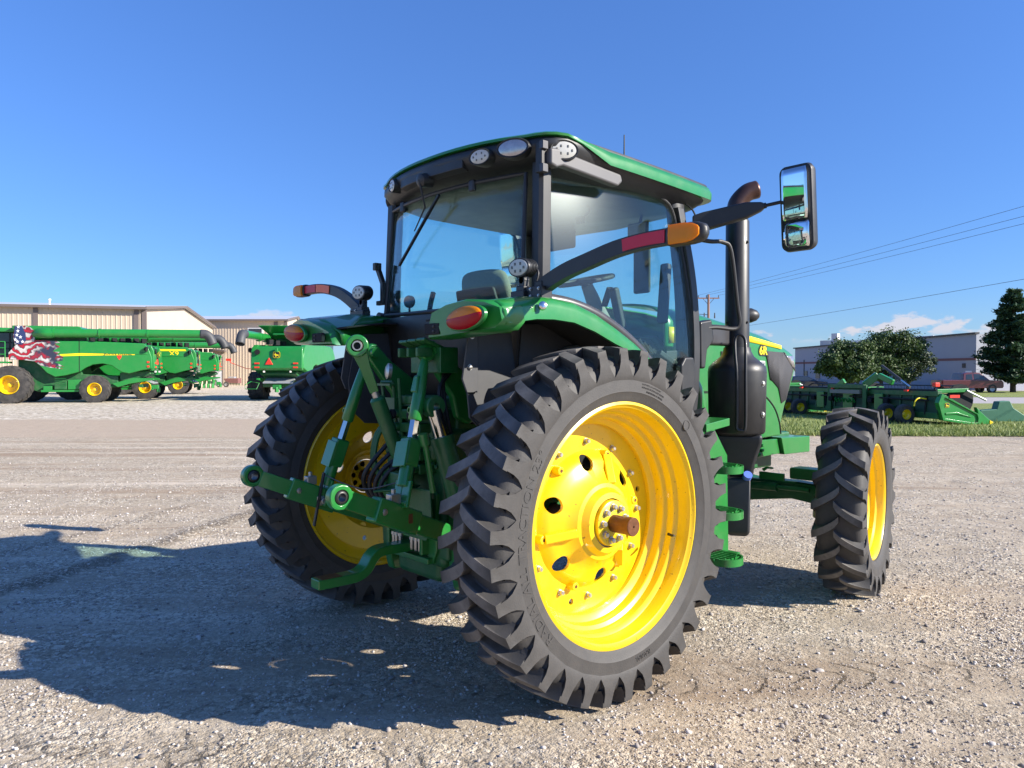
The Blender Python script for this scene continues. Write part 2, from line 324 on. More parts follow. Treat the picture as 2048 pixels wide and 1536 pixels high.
# ================================================================== fenders
def fender(sd):
    # stations along the arch: y, z of the top, lip drop, outer x, inner x
    S = [(-.60, 1.978, .105, 1.055, .50), (-.57, 1.985, .105, 1.055, .50), (-.50, 1.995, .105, 1.045, .54), (-.36, 2.015, .105, 1.02, .62), (-.22, 2.020, .105, 1.01, .68), (-.05, 2.005, .100, 1.0, .70), (.12, 1.955, .095, 1.0, .70), (.28, 1.885, .085, 1.0, .72), (.42, 1.815, .06, 1.0, .76), (.55, 1.735, .04, 1.0, .80), (.66, 1.655, .03, 1.0, .84), (.74, 1.585, .025, 1.0, .88)]
    ys = [q[0] for q in S]
    rings = []
    for i, (y, z, dr, xo, xi) in enumerate(S):
        a, b = S[max(i-1, 0)], S[min(i+1, len(S)-1)]
        nrm = Vector((0, -(b[1]-a[1]), b[0]-a[0])).normalized()
        o = Vector((0, y, z)); X = Vector((1, 0, 0)); ring = [o+X*xi-nrm*(.16 if y < -.1 else .02), o+X*(xi-.004)-nrm*.10*(y < -.1)]
        for u, v in ((0, 0), (.35, .012), (.75, .012), (.9, .004), (.97, -.014), (1.0, -.045)):
            ring.append(o+X*(xi+(xo-xi)*u)+nrm*(v-.085*max(0, 1-u/.45)*max(0, min(1, (-.32-y)/.2))))
        ring.append(o+X*xo-nrm*max(dr, .05)); ring.append(o+X*(xo-.012)-nrm*(max(dr, .05)+.004))
        rings.append([(p.x*sd, p.y, p.z) for p in ring])
    m = MB(); m.loft(rings, False, False)
    f = m.obj('fender', 'green', TR, smooth=50, solid=.014*sd)
    # rear face carrying the lamps
    fa = MB()
    face = [(.495, 1.822), (.52, 1.900), (.60, 1.950), (.72, 1.985), (.86, 1.998), (.99, 1.985), (1.05, 1.955), (1.058, 1.89), (1.035, 1.852), (.93, 1.836), (.70, 1.823)]
    def yy(x): return -.665+.07*max(0, (x-.9)/.15)**2+.05*max(0, (.60-x)/.1)
    n = len(face); o = [(x*sd, yy(x), z) for x, z in face]; b = [(x*sd*.985+.010*sd, yy(x)+.13, z+.006 if z > 1.9 else z) for x, z in face]
    mid = [(x*sd, yy(x)+.012, z) for x, z in face]; cx, cz = .78*sd, 1.91
    o = [(cx+(p[0]-cx)*.965, p[1]-.010, cz+(p[2]-cz)*.90) for p in o]
    fa.loft([b, mid, o], True, True)
    fa.obj('fender_end', 'green', f, smooth=50)
    tl = MB(); prof = [(0, .99), (.012, 1.0), (.02, .97), (.030, .8), (.036, .5), (.038, 0)]
    ctr = Vector((.885*sd, -.678, 1.906))
    rings = [[ctr+Vector((.132*r*math.cos(t)*sd, -h, .053*r*math.sin(t)+.012*r*math.cos(t))) for t in [2*PI*k/40 for k in range(40)]] for h, r in prof[:-1]]
    tl.loft(rings, True, True)
    lens = tl.obj('tail_light', 'redlens', f, smooth=60)
    am = MB(); rings = [[ctr+Vector((.132*r*math.cos(t)*sd, -h-.0015, .053*r*math.sin(t)+.012*r*math.cos(t))) for t in [R(12)+R(156)*k/24 for k in range(25)]] for h, r in prof[:-1]]
    am.loft(rings, True, True); am.obj('turn_lens', 'amberlens', lens, smooth=60)
    hs = MB(); rings = [[ctr+Vector((.132*r*math.cos(t)*sd, -h, .053*r*math.sin(t)+.012*r*math.cos(t))) for t in [2*PI*k/40 for k in range(40)]] for h, r in ((-.01, 1.12), (.006, 1.10), (.010, 1.03))]
    hs.loft(rings, True, True); hs.obj('lamp_bezel', 'green', lens, smooth=40)
    sw = MB(); sw.box((.605*sd, -.664, 1.868), (.125, .026, .056)); s_ = sw.obj('switch_panel', 'liner', f, bev=.006)
    for dz in (-.012, .012): MB().box((.625*sd, -.679, 1.868+dz), (.016, .008, .012)).obj('switch', 'interior_dk', s_, bev=.003)
    li = MB(); rings = []
    for i, (y, z, dr, xo, xi) in enumerate(S): rings.append([(x*sd, y+.02, z-.05-(.02 if x > .9 else 0)) for x in (.42, xi, .9, xo-.02)])
    li.loft(rings, False, False); li.obj('fender_liner', 'liner', f, smooth=40, solid=.01)
    return f
FR = fender(1); FL = fender(-1)
# inner wheel-arch shields
for sd in (1, -1):
    m = MB(); m.plate([(-.40, 1.90), (-.46, 1.60), (-.44, 1.42), (-.34, 1.33), (-.18, 1.32), (.55, 1.30), (.75, 1.55), (.55, 1.75), (.2, 1.93)], 'x', .60*sd, .612*sd)
    o = m.obj('arch_shield', 'shield', TR, bev=.003)
    m = MB(); m.plate([(-.455, 1.88), (-.50, 1.62), (-.47, 1.55), (-.40, 1.55), (-.40, 1.90)], 'x', .617*sd, .63*sd); m.obj('access_plate', 'shield', o, bev=.003)
    for (y, z) in ((-.44, 1.84), (-.455, 1.68)):
        MB().bolt((.63*sd, y, z), (sd, 0, 0), .011, .012).obj('plate_bolt', 'steel', o)
    m = MB(); m.plate([(-.42, 1.93), (-.50, 1.62), (-.44, 1.40), (-.38, 1.40), (-.38, 1.93)], 'y', -.40, -.385) if False else None
# corner knob on the near fender
MB().tube([(1.035, -.33, 1.972), (1.052, -.34, 1.975), (1.056, -.342, 1.976)], [.022, .020, .012], 16).obj('reflector_knob', 'chrome', FR)
# ================================================================== cab
CAB = MB(); CAB.box((0, .58, 1.42), (1.16, 1.30, .10)); CAB = CAB.obj('cab', 'interior', TR, bev=.01)
# lower rear wall, curved out to the rear
def rearx(y0, hw, n=13, bow=.09): return [(hw*(2*k/(n-1)-1), y0-bow*(1-(2*k/(n-1)-1)**2)) for k in range(n)]
m = MB(); rings = []
for z, hw, y0 in ((1.36, .60, -.10), (1.70, .62, -.13), (1.90, .665, -.15), (1.975, .70, -.155), (2.005, .71, -.150), (2.008, .70, -.135)):
    rings.append([(x, y, z) for x, y in rearx(y0, hw)])
m.loft(rings, False, False); m.obj('rear_wall', 'blackpaint', CAB, smooth=50, solid=.03)
# rear window
def rear_win(z0, z1, hw0, hw1, dy0, dy1, bow=.10, n=17, rows=7):
    rings = []
    for q in range(rows):
        u = q/(rows-1); z = z0+(z1-z0)*u; hw = hw0+(hw1-hw0)*u; y0 = dy0+(dy1-dy0)*u
        rings.append([(x, y, z+(-.02 if q == 0 else 0)*(1-(x/hw)**2)) for x, y in rearx(y0, hw, n, bow)])
    return rings
RW = rear_win(2.035, 2.725, .675, .655, -.135, -.085)
m = MB(); m.loft(RW, False, False); rw = m.obj('rear_window', 'glass', CAB, smooth=60, solid=.006)
edge = [RW[0][k] for k in range(17)]+[RW[q][16] for q in range(1, 7)]+[RW[6][k] for k in range(15, -1, -1)]+[RW[q][0] for q in range(5, 0, -1)]
m = MB(); m.tube([Vector(p)+Vector((0, -.004, 0)) for p in edge]+[Vector(edge[0])+Vector((0, -.004, 0))], .013, 8); m.obj('window_seal', 'black', rw)
m = MB()
m.box((0.30, -.175, 2.71), (.05, .03, .07)); m.obj('window_hinge', 'black', rw, bev=.012); m = MB(); m.box((-.45, -.145, 2.715), (.05, .03, .07)); m.obj('window_hinge', 'black', rw, bev=.012)
# pillars
def pillar(path, w, d, name, mat='blackpaint'):
    P = smoothpath(path, 5); rings = []
    for p in P: rings.append([p+Vector((a*w/2, b*d/2, 0)) for a, b in ((-1, -.6), (-.6, -1), (.6, -1), (1, -.6), (1, .6), (.6, 1), (-.6, 1), (-1, .6))])
    mm = MB(); mm.loft(rings, True, True); return mm.obj(name, mat, CAB, smooth=40)
for sd in (1, -1):
    pillar([(.728*sd, -.050, 1.96), (.728*sd, -.045, 2.3), (.718*sd, -.03, 2.78)], .085, .09, 'rear_pillar')
    pillar([(.70*sd, 1.25, 1.30), (.715*sd, 1.26, 1.7), (.715*sd, 1.24, 2.2), (.69*sd, 1.17, 2.78)], .09, .13, 'front_pillar')
# side windows: glass bulges outward, top leans in
def sidex(y, z): return .775+.080*math.cos((y-.80)/.66*1.35)-.115*(max(0, z-1.75))**1.35
OUT = [(-.035, 2.06), (-.028, 2.35), (-.015, 2.60), (.0, 2.755), (.35, 2.765), (.8, 2.765), (.98, 2.74), (1.085, 2.68), (1.145, 2.45), (1.185, 2.1), (1.19, 1.75), (1.17, 1.50), (1.08, 1.45), (.93, 1.50), (.80, 1.60), (.62, 1.76), (.42, 1.90), (.2, 1.985), (.05, 2.02)]
for sd in (1, -1):
    bm = bmesh.new(); P = smoothpath([(0, y, z) for y, z in OUT+[OUT[0]]], 3)[:-1]
    vs = [bm.verts.new(p) for p in P]; bm.faces.new(vs)
    for k in range(1, 14):
        y = -.035+k*.095; bmesh.ops.bisect_plane(bm, geom=bm.verts[:]+bm.edges[:]+bm.faces[:], plane_co=(0, y, 0), plane_no=(0, 1, 0))
    for k in range(1, 14):
        z = 1.45+k*.095; bmesh.ops.bisect_plane(bm, geom=bm.verts[:]+bm.edges[:]+bm.faces[:], plane_co=(0, 0, z), plane_no=(0, 0, 1))
    for v in bm.verts: v.co.x = sidex(v.co.y, v.co.z)*sd
    bmesh.ops.recalc_face_normals(bm, faces=bm.faces)
    me = bpy.data.meshes.new('side_window'); bm.to_mesh(me); bm.free()
    sw = link_mesh('side_window', me, 'glass', CAB, smooth=80, solid=.006)
    m = MB(); loop = [(sidex(p.y, p.z)*sd, p.y, p.z) for p in P]; m.tube(loop+[loop[0]], .010, 8); m.obj('window_seal', 'black', sw)
# windscreen
rings = []
for z, hw, y in ((1.75, .70, 1.39), (2.1, .70, 1.37), (2.5, .68, 1.31), (2.78, .66, 1.25)):
    rings.append([(hw*u, y+.09*(1-u*u), z) for u in [-1+k/6 for k in range(13)]])
m = MB(); m.loft(rings, False, False); m.obj('windscreen', 'glass', CAB, smooth=60, solid=.006)
# curved sill trim under the near side glass, above the fender
for sd in (1, -1):
    P = smoothpath([(.83*sd, -.10, 2.035), (.85*sd, .05, 2.018), (.865*sd, .22, 1.972), (.87*sd, .42, 1.885), (.875*sd, .60, 1.775), (.88*sd, .76, 1.64), (.88*sd, .86, 1.55)], 5)
    rings = []
    for i, p in enumerate(P):
        d = (P[min(i+1, len(P)-1)]-P[max(0, i-1)]).normalized(); nn = Vector((0, -d.z, d.y)); w = .034
        rings.append([p+nn*w*math.cos(t)+Vector((sd*.035*math.sin(t), 0, 0)) for t in [2*PI*k/12 for k in range(12)]])
    m = MB(); m.loft(rings, True, True); m.obj('sill_trim', 'graytrim', CAB, smooth=60)
    # door frame post in front of the glass + handle block
    P = [(.815*sd, 1.17, 1.30), (.825*sd, 1.20, 1.6), (.815*sd, 1.215, 1.95), (.79*sd, 1.20, 2.3), (.745*sd, 1.14, 2.70)]
    rings = []
    for p in smoothpath(P, 5): rings.append([p+Vector((a*.022, b*.032, 0)) for a, b in ((-1, -1), (1, -1), (1, 1), (-1, 1))])
    m = MB(); m.loft(rings, True, True); m.obj('door_post', 'blackpaint', CAB, smooth=40, bev=.006)
    m = MB(); m.plate([(.99, 1.70), (1.03, 1.75), (1.12, 1.75), (1.14, 1.67), (1.13, 1.44), (1.09, 1.38), (1.03, 1.40), (.99, 1.50)], 'x', .835*sd, .885*sd); m.obj('door_handle', 'blackpaint', CAB, bev=.014, seg=3)
    m = MB(); m.plate([(.80, 1.30), (.86, 1.52), (.98, 1.44), (1.18, 1.44), (1.20, 1.2), (.9, 1.2)], 'x', .70*sd, .78*sd); m.obj('cab_sill', 'liner', CAB, bev=.01)
# floor, dash, headliner, lower body
m = MB(); m.loft([[(-.66, -.05, 2.795), (.66, -.05, 2.795), (.66, 1.32, 2.775), (-.66, 1.32, 2.775)], [(-.66, -.05, 2.83), (.66, -.05, 2.83), (.66, 1.32, 2.81), (-.66, 1.32, 2.81)]], True, True); m.obj('headliner', 'headliner', CAB)
m = MB(); m.loft([[(x*s, 1.46+(.06 if s < 1 else 0), z) for x, z in ((-.45, 1.3), (.45, 1.3), (.42, 1.80), (.30, 1.92), (-.30, 1.92), (-.42, 1.80))] for s in (1.0, .98)]+[[(x*.8, 1.20, z-.06) for x, z in ((-.35, 1.4), (.35, 1.4), (.33, 1.76), (.24, 1.86), (-.24, 1.86), (-.33, 1.76))]], True, True); m.obj('dashboard', 'interior', CAB, bev=.02)
# steering column and wheel
SWC = Vector((.02, 1.06, 2.30)); SWN = Vector((0, -.24, .97)).normalized()
m = MB(); m.tube([(.02, 1.34, 1.80), (.02, 1.24, 2.0), SWC+SWN*-.03], [.085, .07, .04], 14); m.obj('steering_column', 'interior', CAB)
m = MB(); m.lathe([(.016*math.sin(t), .19+.016*math.cos(t)) for t in [2*PI*k/10 for k in range(10)]], o=SWC, ax=SWN, seg=48, closed=True)
u, v, _ = frame_from(SWN)
for k in range(3): e = u*math.cos(R(30+120*k))+v*math.sin(R(30+120*k)); m.tube([SWC-SWN*.015+e*.02, SWC+e*.185], .012, 8)
m.tube([SWC-SWN*.03, SWC+SWN*.01], .045, 16); m.obj('steering_wheel', 'interior_dk', CAB)
m = MB(); m.beam((.10, 1.16, 2.12), (.21, 1.10, 2.24), .05, .02); m.obj('column_lever', 'interior_dk', CAB, bev=.012)
# right-hand console, armrest, monitors, front corner posts trim
m = MB(); m.plate([(.05, 1.45), (.05, 1.70), (.25, 1.80), (.62, 1.86), (.78, 1.84), (1.0, 1.62), (1.05, 1.45)], 'x', .42, .66); m.obj('side_console', 'interior', CAB, bev=.03, seg=3)
m = MB(); m.plate([(.30, 1.86), (.34, 1.93), (.66, 1.97), (.82, 1.94), (.86, 1.87)], 'x', .30, .44); m.obj('armrest', 'interior_dk', CAB, bev=.02, seg=3)
m = MB(); m.box((.45, .90, 2.07), (.06, .05, .27), Matrix.Rotation(R(18), 3, 'X')); m.obj('monitor', 'interior_dk', CAB, bev=.015)
m = MB(); m.box((.56, 1.24, 2.18), (.07, .05, .40), Matrix.Rotation(R(-6), 3, 'X')); m.obj('pillar_display', 'interior_dk', CAB, bev=.015)
m = MB(); m.box((.34, 1.28, 2.38), (.14, .03, .36)); m.obj('sun_visor', 'interior_dk', CAB, bev=.02)
m = MB(); m.box((.42, 1.14, 2.60), (.17, .025, .11)); im = m.obj('cab_mirror', 'interior_dk', CAB, bev=.01); MB().box((.42, 1.125, 2.60), (.15, .004, .095)).obj('mirror_glass', 'mirror', im)
m = MB(); m.tube(smoothpath([(.42, 1.16, 2.66), (.42, 1.18, 2.72), (.42, 1.18, 2.78)], 3), .01, 6); m.obj('mirror_stalk', 'interior_dk', im)
m = MB(); m.tube(smoothpath([(.30, .80, 2.77), (.31, .78, 2.70), (.27, .76, 2.66)], 4), .008, 6); m.box((.26, .75, 2.645), (.06, .03, .045)); m.obj('microphone', 'interior_dk', CAB, bev=.006)
m = MB(); m.box((-.45, 1.22, 2.66), (.42, .03, .16)); m.obj('sun_blind', 'interior_dk', CAB, bev=.02)
# operator seat
m = MB(); m.loft([[(x*w, y, z) for x, y, z in ((-.24, .22+d, z0), (.24, .22+d, z0), (.24, .36+d, z0), (-.24, .36+d, z0))] for z0, w, d in ((1.72, 1.05, .08), (1.9, 1.12, .03), (2.08, 1.08, -.02), (2.19, 1.0, -.04), (2.225, .72, -.045))], True, True); seat = m.obj('seat', 'seat', CAB, smooth=80, sub=2)
m = MB(); m.loft([[(x*w, .19+d, z0) if k == 0 else (x*w, .22+d, z0) for k, x in ((0, -.21), (0, .21), (1, .21), (1, -.21))] for z0, w, d in ((1.75, 1., .06), (1.95, 1., .01), (2.10, .9, -.03))], True, True); m.obj('seat_back_shell', 'interior_dk', seat, bev=.02)
m = MB(); m.box((0, .50, 1.70), (.50, .46, .12)); m.obj('seat_cushion', 'seat', seat, bev=.04, seg=3)
m = MB(); m.tube([(0, .45, 1.46), (0, .45, 1.66)], .13, 14); m.obj('seat_base', 'interior_dk', seat)
SEATFIX = seat
m = MB()
for k in range(5):
    m.tube([(-.16+k*.06, .175, 1.87), (-.07+k*.06, .165, 2.0)], .004, 4); m.tube([(.16-k*.06, .175, 1.87), (.07-k*.06, .165, 2.0)], .004, 4)
m.obj('seat_net', 'interior_dk', seat); seat.location = (-.12, .0, .09)
m = MB(); m.tube(smoothpath([(-.40, .05, 1.95), (-.41, .03, 2.03), (-.385, .02, 2.10), (-.34, .01, 2.17)], 4), .017, 10); m.obj('grab_bar', 'interior_dk', CAB)
m = MB(); m.box((-.30, .12, 2.02), (.14, .06, .03)); m.box((-.35, .12, 1.97), (.03, .06, .12)); m.obj('radio_bracket', 'interior_dk', CAB, bev=.006)
m = MB(); m.tube([(-.60, .0, 2.03), (-.60, .0, 2.09)], .008, 6); m.lathe([(-.01, .0), (-.01, .042), (.01, .042), (.01, 0)], o=(-.60, .0, 2.13), ax=(.3, -1, 0), seg=18); m.obj('work_mirror', 'interior_dk', CAB)
# hanging black jacket / dark panel by the door and pale lever housing
m = MB()
for k in range(5):
    y = .92+k*.045; m.tube(smoothpath([(.68, y-.10, 1.86-.02*k), (.70+.01*(k % 2), y, 1.70), (.71, y+.05, 1.48)], 4), [.018+.008*(j/8) for j in range(9)], 8)
m.obj('hanging_jacket', 'glove', CAB, smooth=80)
m = MB(); m.plate([(.55, 1.72), (.60, 1.86), (.66, 1.88), (.68, 1.82), (.78, 1.76), (.92, 1.50), (.80, 1.46)], 'x', .66, .69); m.obj('side_panel', 'headliner', CAB, bev=.015)
m = MB(); m.beam((.745, .94, 1.78), (.775, 1.17, 1.66), .045, .04); m.obj('door_bar', 'blackpaint', CAB, bev=.01)
m = MB(); m.plate([(1.03, 1.53), (1.0, 1.70), (1.02, 1.79), (1.18, 1.80), (1.19, 1.53)], 'x', .735, .75); m.obj('door_pocket', 'interior_dk', CAB, bev=.012)
# ================================================================== roof
def rp(z, s, y_rear, bow, y_front, hw, n=12):
    """plan outline of the roof at one level, clockwise from the rear centre"""
    base = [(0, -.270), (.12, -.268), (.24, -.258), (.34, -.243), (.44, -.220), (.53, -.192), (.61, -.160), (.68, -.128), (.74, -.108), (.79, -.080), (.828, -.035), (.848, .03), (.852, .14)]
    half = [(x*hw/.852, y*(bow/.14)+(y_rear+.19)+(0 if bow > .13 else 0)) for x, y in base]
    for k in range(1, 7): half.append((hw*(1-.06*(k/6)**2), .16+(y_front-.10-.16)*k/6))
    for k in range(1, 6):
        t = PI/2*k/5; half.append((hw*.94-.16*(1-math.cos(t)), y_front-.10+.10*math.sin(t)))
    half.append((0, y_front+.06))
    return [(x, y, z) for x, y in half]+[(-x, y, z) for x, y in half[-2:0:-1]]
def drop(ring): return [(x, y, z-.05*max(0, (y-.1))*.55+.0) for x, y, z in ring]
m = MB(); rings = [drop(rp(z, 1, yr, bow, yf, hw)) for z, yr, bow, yf, hw in ((2.735, -.02, .12, 1.34, .72), (2.765, -.10, .13, 1.40, .775), (2.80, -.16, .14, 1.44, .815), (2.85, -.19, .14, 1.47, .845), (2.885, -.185, .14, 1.47, .852), (2.912, -.165, .13, 1.46, .84))]
m.loft(rings, True, True); roof = m.obj('roof', 'black', TR, smooth=50)
# green shell; low along the sides, a thin rim over the rear fascia
base = rp(2.90, 1, -.188, .14, 1.49, .860); low = []; mid = []
for x, y, z in base:
    f = min(1, max(0, (y-.06)/.26)); f = f*f*(3-2*f); fz = f*(1 if abs(x) > .3 or y > 1 else 0)
    low.append((x, y, 2.905-.088*fz)); mid.append((x*1.004, y, 2.916-.055*fz))
rings = [drop(low), drop(mid)]
for z, k in ((2.926, .985), (2.945, .90), (2.957, .75), (2.965, .5), (2.968, .2)):
    rings.append(drop([(x*k, (y-.62)*k+.62, z-(.030 if f_ > .0 else 0)*(1 if z < 2.95 else .4 if z < 2.98 else 0)) for (x, y, _), f_ in zip(base, [min(1, max(0, (b[1]-.06)/.26)) for b in base])]))
m = MB(); m.loft(rings, True, True); m.obj('roof_shell', 'green', roof, smooth=60)
# recess panel in the rear fascia
m = MB(); rings = []
for z, off in ((2.785, .0), (2.80, .012), (2.875, .012), (2.89, 0)):
    rings.append([(x, float(np.interp(abs(x), [0, .24, .44, .53], [-.272, -.258, -.220, -.192]))-off+.012+(.03 if z < 2.8 else 0), z) for x in np.linspace(-.34, .30, 12)])
m.loft(rings, False, False); m.obj('fascia_panel', 'black', roof, smooth=50, solid=.02, bev=.004)
def oval_lamp(o, n, w, h, name, parent, chips=True, mat='led', hood=True):
    o = Vector(o); n = Vector(n).normalized(); ux = Vector((0, 0, 1)).cross(n).normalized(); uy = n.cross(ux)
    def ring(a, b, d, k=36): return [o+ux*a*math.cos(t)+uy*b*math.sin(t)+n*d for t in [2*PI*q/k for q in range(k)]]
    m = MB(); m.loft([ring(w*1.22, h*1.28, -.10), ring(w*1.20, h*1.26, -.012), ring(w*1.12, h*1.14, .010), ring(w*1.02, h*1.03, .008), ring(w*1.0, h*1.0, -.004)], True, True)
    b = m.obj(name, 'black', parent, smooth=50)
    m = MB(); m.loft([ring(w, h, -.003), ring(w*.97, h*.97, .006), ring(w*.6, h*.6, .010)], True, True); f = m.obj('lamp_face', mat, b, smooth=50)
    if chips:
        for a, c in ((-.62, .05), (-.28, .42), (-.28, -.42), (.28, .42), (.28, -.42), (.62, -.05)):
            q = o+ux*a*w+uy*c*h+n*.0095; MB().beam(q-uy*h*.15, q+uy*h*.15, w*.14, .006, ref=n).obj('led_chip', 'ledchip', f, bev=.002)
    return b
oval_lamp((-.440, -.232, 2.838), (-.20, -1, -.06), .046, .036, 'rear_lamp', roof)
oval_lamp((.440, -.232, 2.834), (.20, -1, -.06), .066, .038, 'rear_lamp', roof)
oval_lamp((.635, -.165, 2.852), (.42, -1, -.04), .086, .044, 'rear_lamp', roof, chips=False, mat='clearlens')
oval_lamp((.838, .018, 2.832), (1, -.55, -.05), .068, .045, 'rear_lamp', roof)
oval_lamp((-.838, .018, 2.832), (-1, -.55, -.05), .068, .045, 'rear_lamp', roof)
m = MB(); m.lathe([(-.02, 0), (-.02, .045), (.05, .04), (.06, .02), (.06, 0)], o=(-.03, -.255, 2.79), ax=(0, -1, -.2), seg=20); m.obj('wiper_motor', 'black', roof)
m = MB(); m.tube([(-.03, -.312, 2.785), H(850, 415, 'y', -.285), H(829, 462, 'y', -.262)], [.007, .006, .004], 6); wp = m.obj('wiper', 'blackpaint', TR)
m = MB(); m.beam(H(878, 390, 'y', -.268), H(799, 531, 'y', -.235), .016, .012); m.obj('wiper_blade', 'hose', wp)
m = MB(); m.tube([(.40, 1.02, 2.98), (.40, 1.02, 3.22)], [.006, .004], 6); m.tube([(.40, 1.02, 2.96), (.40, 1.02, 3.0)], [.02, .012], 10); m.obj('antenna', 'hose', TR)
# grab rail above the near side glass and hinge fittings
m = MB(); P = [(.79, -.04, 2.775), (.80, .05, 2.775), (.81, .12, 2.755), (.815, .38, 2.752), (.80, .42, 2.78)]
m = MB(); m.plate([(-.075, 2.83), (-.075, 2.745), (-.03, 2.732), (.02, 2.748), (.10, 2.742), (.46, 2.712), (.50, 2.745), (.485, 2.785), (.08, 2.822), (.02, 2.842)], 'x', .785, .835); m.obj('grab_handle', 'grayplastic', TR, bev=.014, seg=3)
m = MB(); m.box((.775, -.085, 2.785), (.05, .05, .16)); gh = m.obj('hinge_bracket', 'blackpaint', TR, bev=.005)
for z in (2.725, 2.845):
    m = MB(); m.box((.80, -.095, z), (.03, .04, .045)); m.obj('hinge_plate', 'graytrim', gh, bev=.004)
m = MB(); m.tube(smoothpath([(.73, 1.22, 2.75), (.78, 1.24, 2.70), (.80, 1.26, 2.64), (.82, 1.26, 2.60)], 4), .006, 6); m.obj('mirror_cable', 'hose', TR)
# ================================================================== extremity light bars on the fenders
def light_bar(sd):
    y = -.20; ez = -.034 if sd > 0 else .012; exx = .03 if sd > 0 else 0
    Pc = [(.90, 2.075), (.93, 2.10), (1.06, 2.165), (1.20, 2.215), (1.36, 2.25), (1.52, 2.266), (1.66, 2.268), (1.70, 2.266)]
    rings = []
    P = smoothpath([((x+exx*min(1, max(0, (x-.95)/.4)))*sd, y, z+ez*min(1, max(0, (x-.9)/.3))) for x, z in Pc], 4)
    for i, p in enumerate(P):
        d = (P[min(i+1, len(P)-1)]-P[max(0, i-1)]).normalized(); nn = Vector((-d.z, 0, d.x))*sd
        h = .038-.005*i/len(P); rings.append([p+nn*h*a+Vector((0, .024*b, 0)) for a, b in ((-1, -1), (1, -1), (1, 1), (-1, 1))])
    m = MB(); m.loft(rings, True, True); bar = m.obj('light_bar', 'black', TR, smooth=40, bev=.008)
    def seg(x0, x1, mat, name):
        mm = MB(); rr = []
        for k in range(7):
            x = x0+(x1-x0)*k/6; z = float(np.interp(x, [abs(p.x) for p in P], [p.z for p in P])); dz = float(np.interp(x+.03, [abs(p.x) for p in P], [p.z for p in P]))-z
            h = .027; rr.append([(x*sd-dz/.03*h*a*sd, y-.0262-.003*b, z+h*a) for a, b in ((-1, 0), (-1, 1), (1, 1), (1, 0))])
        mm.loft(rr, True, True); mm.obj(name, mat, bar, smooth=30)
    if sd > 0: seg(1.45, 1.685, 'redrefl', 'red_reflector')
    else: seg(1.50, 1.67, 'redrefl', 'red_reflector'); seg(1.29, 1.49, 'orangerefl', 'orange_reflector')
    m = MB(); rings = []
    for x, s in ((1.67, .76), (1.68, .82), (1.78, .82), (1.815, .76), (1.842, .58), (1.855, .32)):
        rings.append([((x+exx)*sd, y-.005+.044*math.copysign(abs(math.cos(t))**.6, math.cos(t))*s, 2.266+ez+.056*math.copysign(abs(math.sin(t))**.7, math.sin(t))*s) for t in [2*PI*k/24 for k in range(24)]])
    m.loft(rings, True, True); hs = m.obj('lamp_housing', 'black', bar, smooth=50)
    for yo, nm in ((-1, 'amber_lens'),):
        m = MB(); rings = []
        for x, s, d in ((1.688, .70, .0), (1.69, .72, .012), (1.77, .72, .012), (1.805, .62, .010), (1.828, .42, .006), (1.836, .25, 0)):
            rings.append([((x+exx)*sd, y-.042-d*(1-.35*abs(q)), 2.266+ez+.056*s*q) for q in (-1, -.8, 0, .8, 1)]+[((x+exx)*sd, y-.036, 2.266+ez+.056*s*q) for q in (1, -1)])
        m.loft(rings, True, True); m.obj(nm, 'amberlens', hs, smooth=50)
    # mount blocks
    m = MB(); m.box((.88*sd, -.215, 2.055), (.14, .075, .065)); m.box((.79*sd, -.245, 2.045), (.10, .06, .05)); m.box((.90*sd, -.20, 2.09), (.05, .06, .05)); br = m.obj('mount_bracket', 'blackpaint', bar, bev=.005)
    for dx in (-.03, .03):
        for dz in (-.018, .018): MB().bolt(((.90+dx)*sd, -.2535, 2.055+dz), (0, -1, 0), .006, .007).obj('mount_bolt', 'steel', br)
    # work lamp on its stalk
    o = Vector((.80*sd, -.265, 2.188)); n = Vector((.12, -1, -.03)).normalized(); ux = Vector((0, 0, 1)).cross(n).normalized(); uy = n.cross(ux)
    def ring(a, b, d, k=32): return [o+ux*a*math.cos(t)+uy*b*math.sin(t)+n*d for t in [2*PI*q/k for q in range(k)]]
    m = MB(); m.loft([ring(.045, .030, -.075), ring(.062, .043, -.06), ring(.068, .047, -.02), ring(.072, .050, .0), ring(.070, .048, .008), ring(.062, .042, .008)], True, True)
    for k in range(5): m.loft([ring(.071, .050, -.062+k*.012), ring(.071, .050, -.057+k*.012)], True, True)
    wl = m.obj('work_lamp', 'black', TR, smooth=40)
    m = MB(); m.loft([ring(.063, .043, .006), ring(.060, .041, .013), ring(.03, .02, .015)], True, True); f = m.obj('lamp_face', 'led', wl, smooth=50)
    for a, c in ((-.62, .05), (-.28, .42), (-.28, -.42), (.28, .42), (.28, -.42), (.62, -.05)):
        q = o+ux*a*.063+uy*c*.043+n*.0145; MB().beam(q-uy*.007, q+uy*.007, .010, .005, ref=n).obj('led_chip', 'ledchip', f)
    m = MB(); m.box((.80*sd, -.235, 2.115), (.045, .04, .07)); m.tube([(.80*sd, -.255, 2.125), (.80*sd, -.215, 2.125)], .024, 14); m.box((.80*sd, -.235, 2.08), (.06, .06, .03)); m.obj('lamp_stalk', 'black', wl, bev=.006)
    m = MB(); m.tube(smoothpath([(.83*sd, -.20, 2.20), (.87*sd, -.20, 2.16), (.86*sd, -.22, 2.08)], 5), .006, 6); m.obj('lamp_cable', 'hose', wl)
light_bar(1); light_bar(-1)
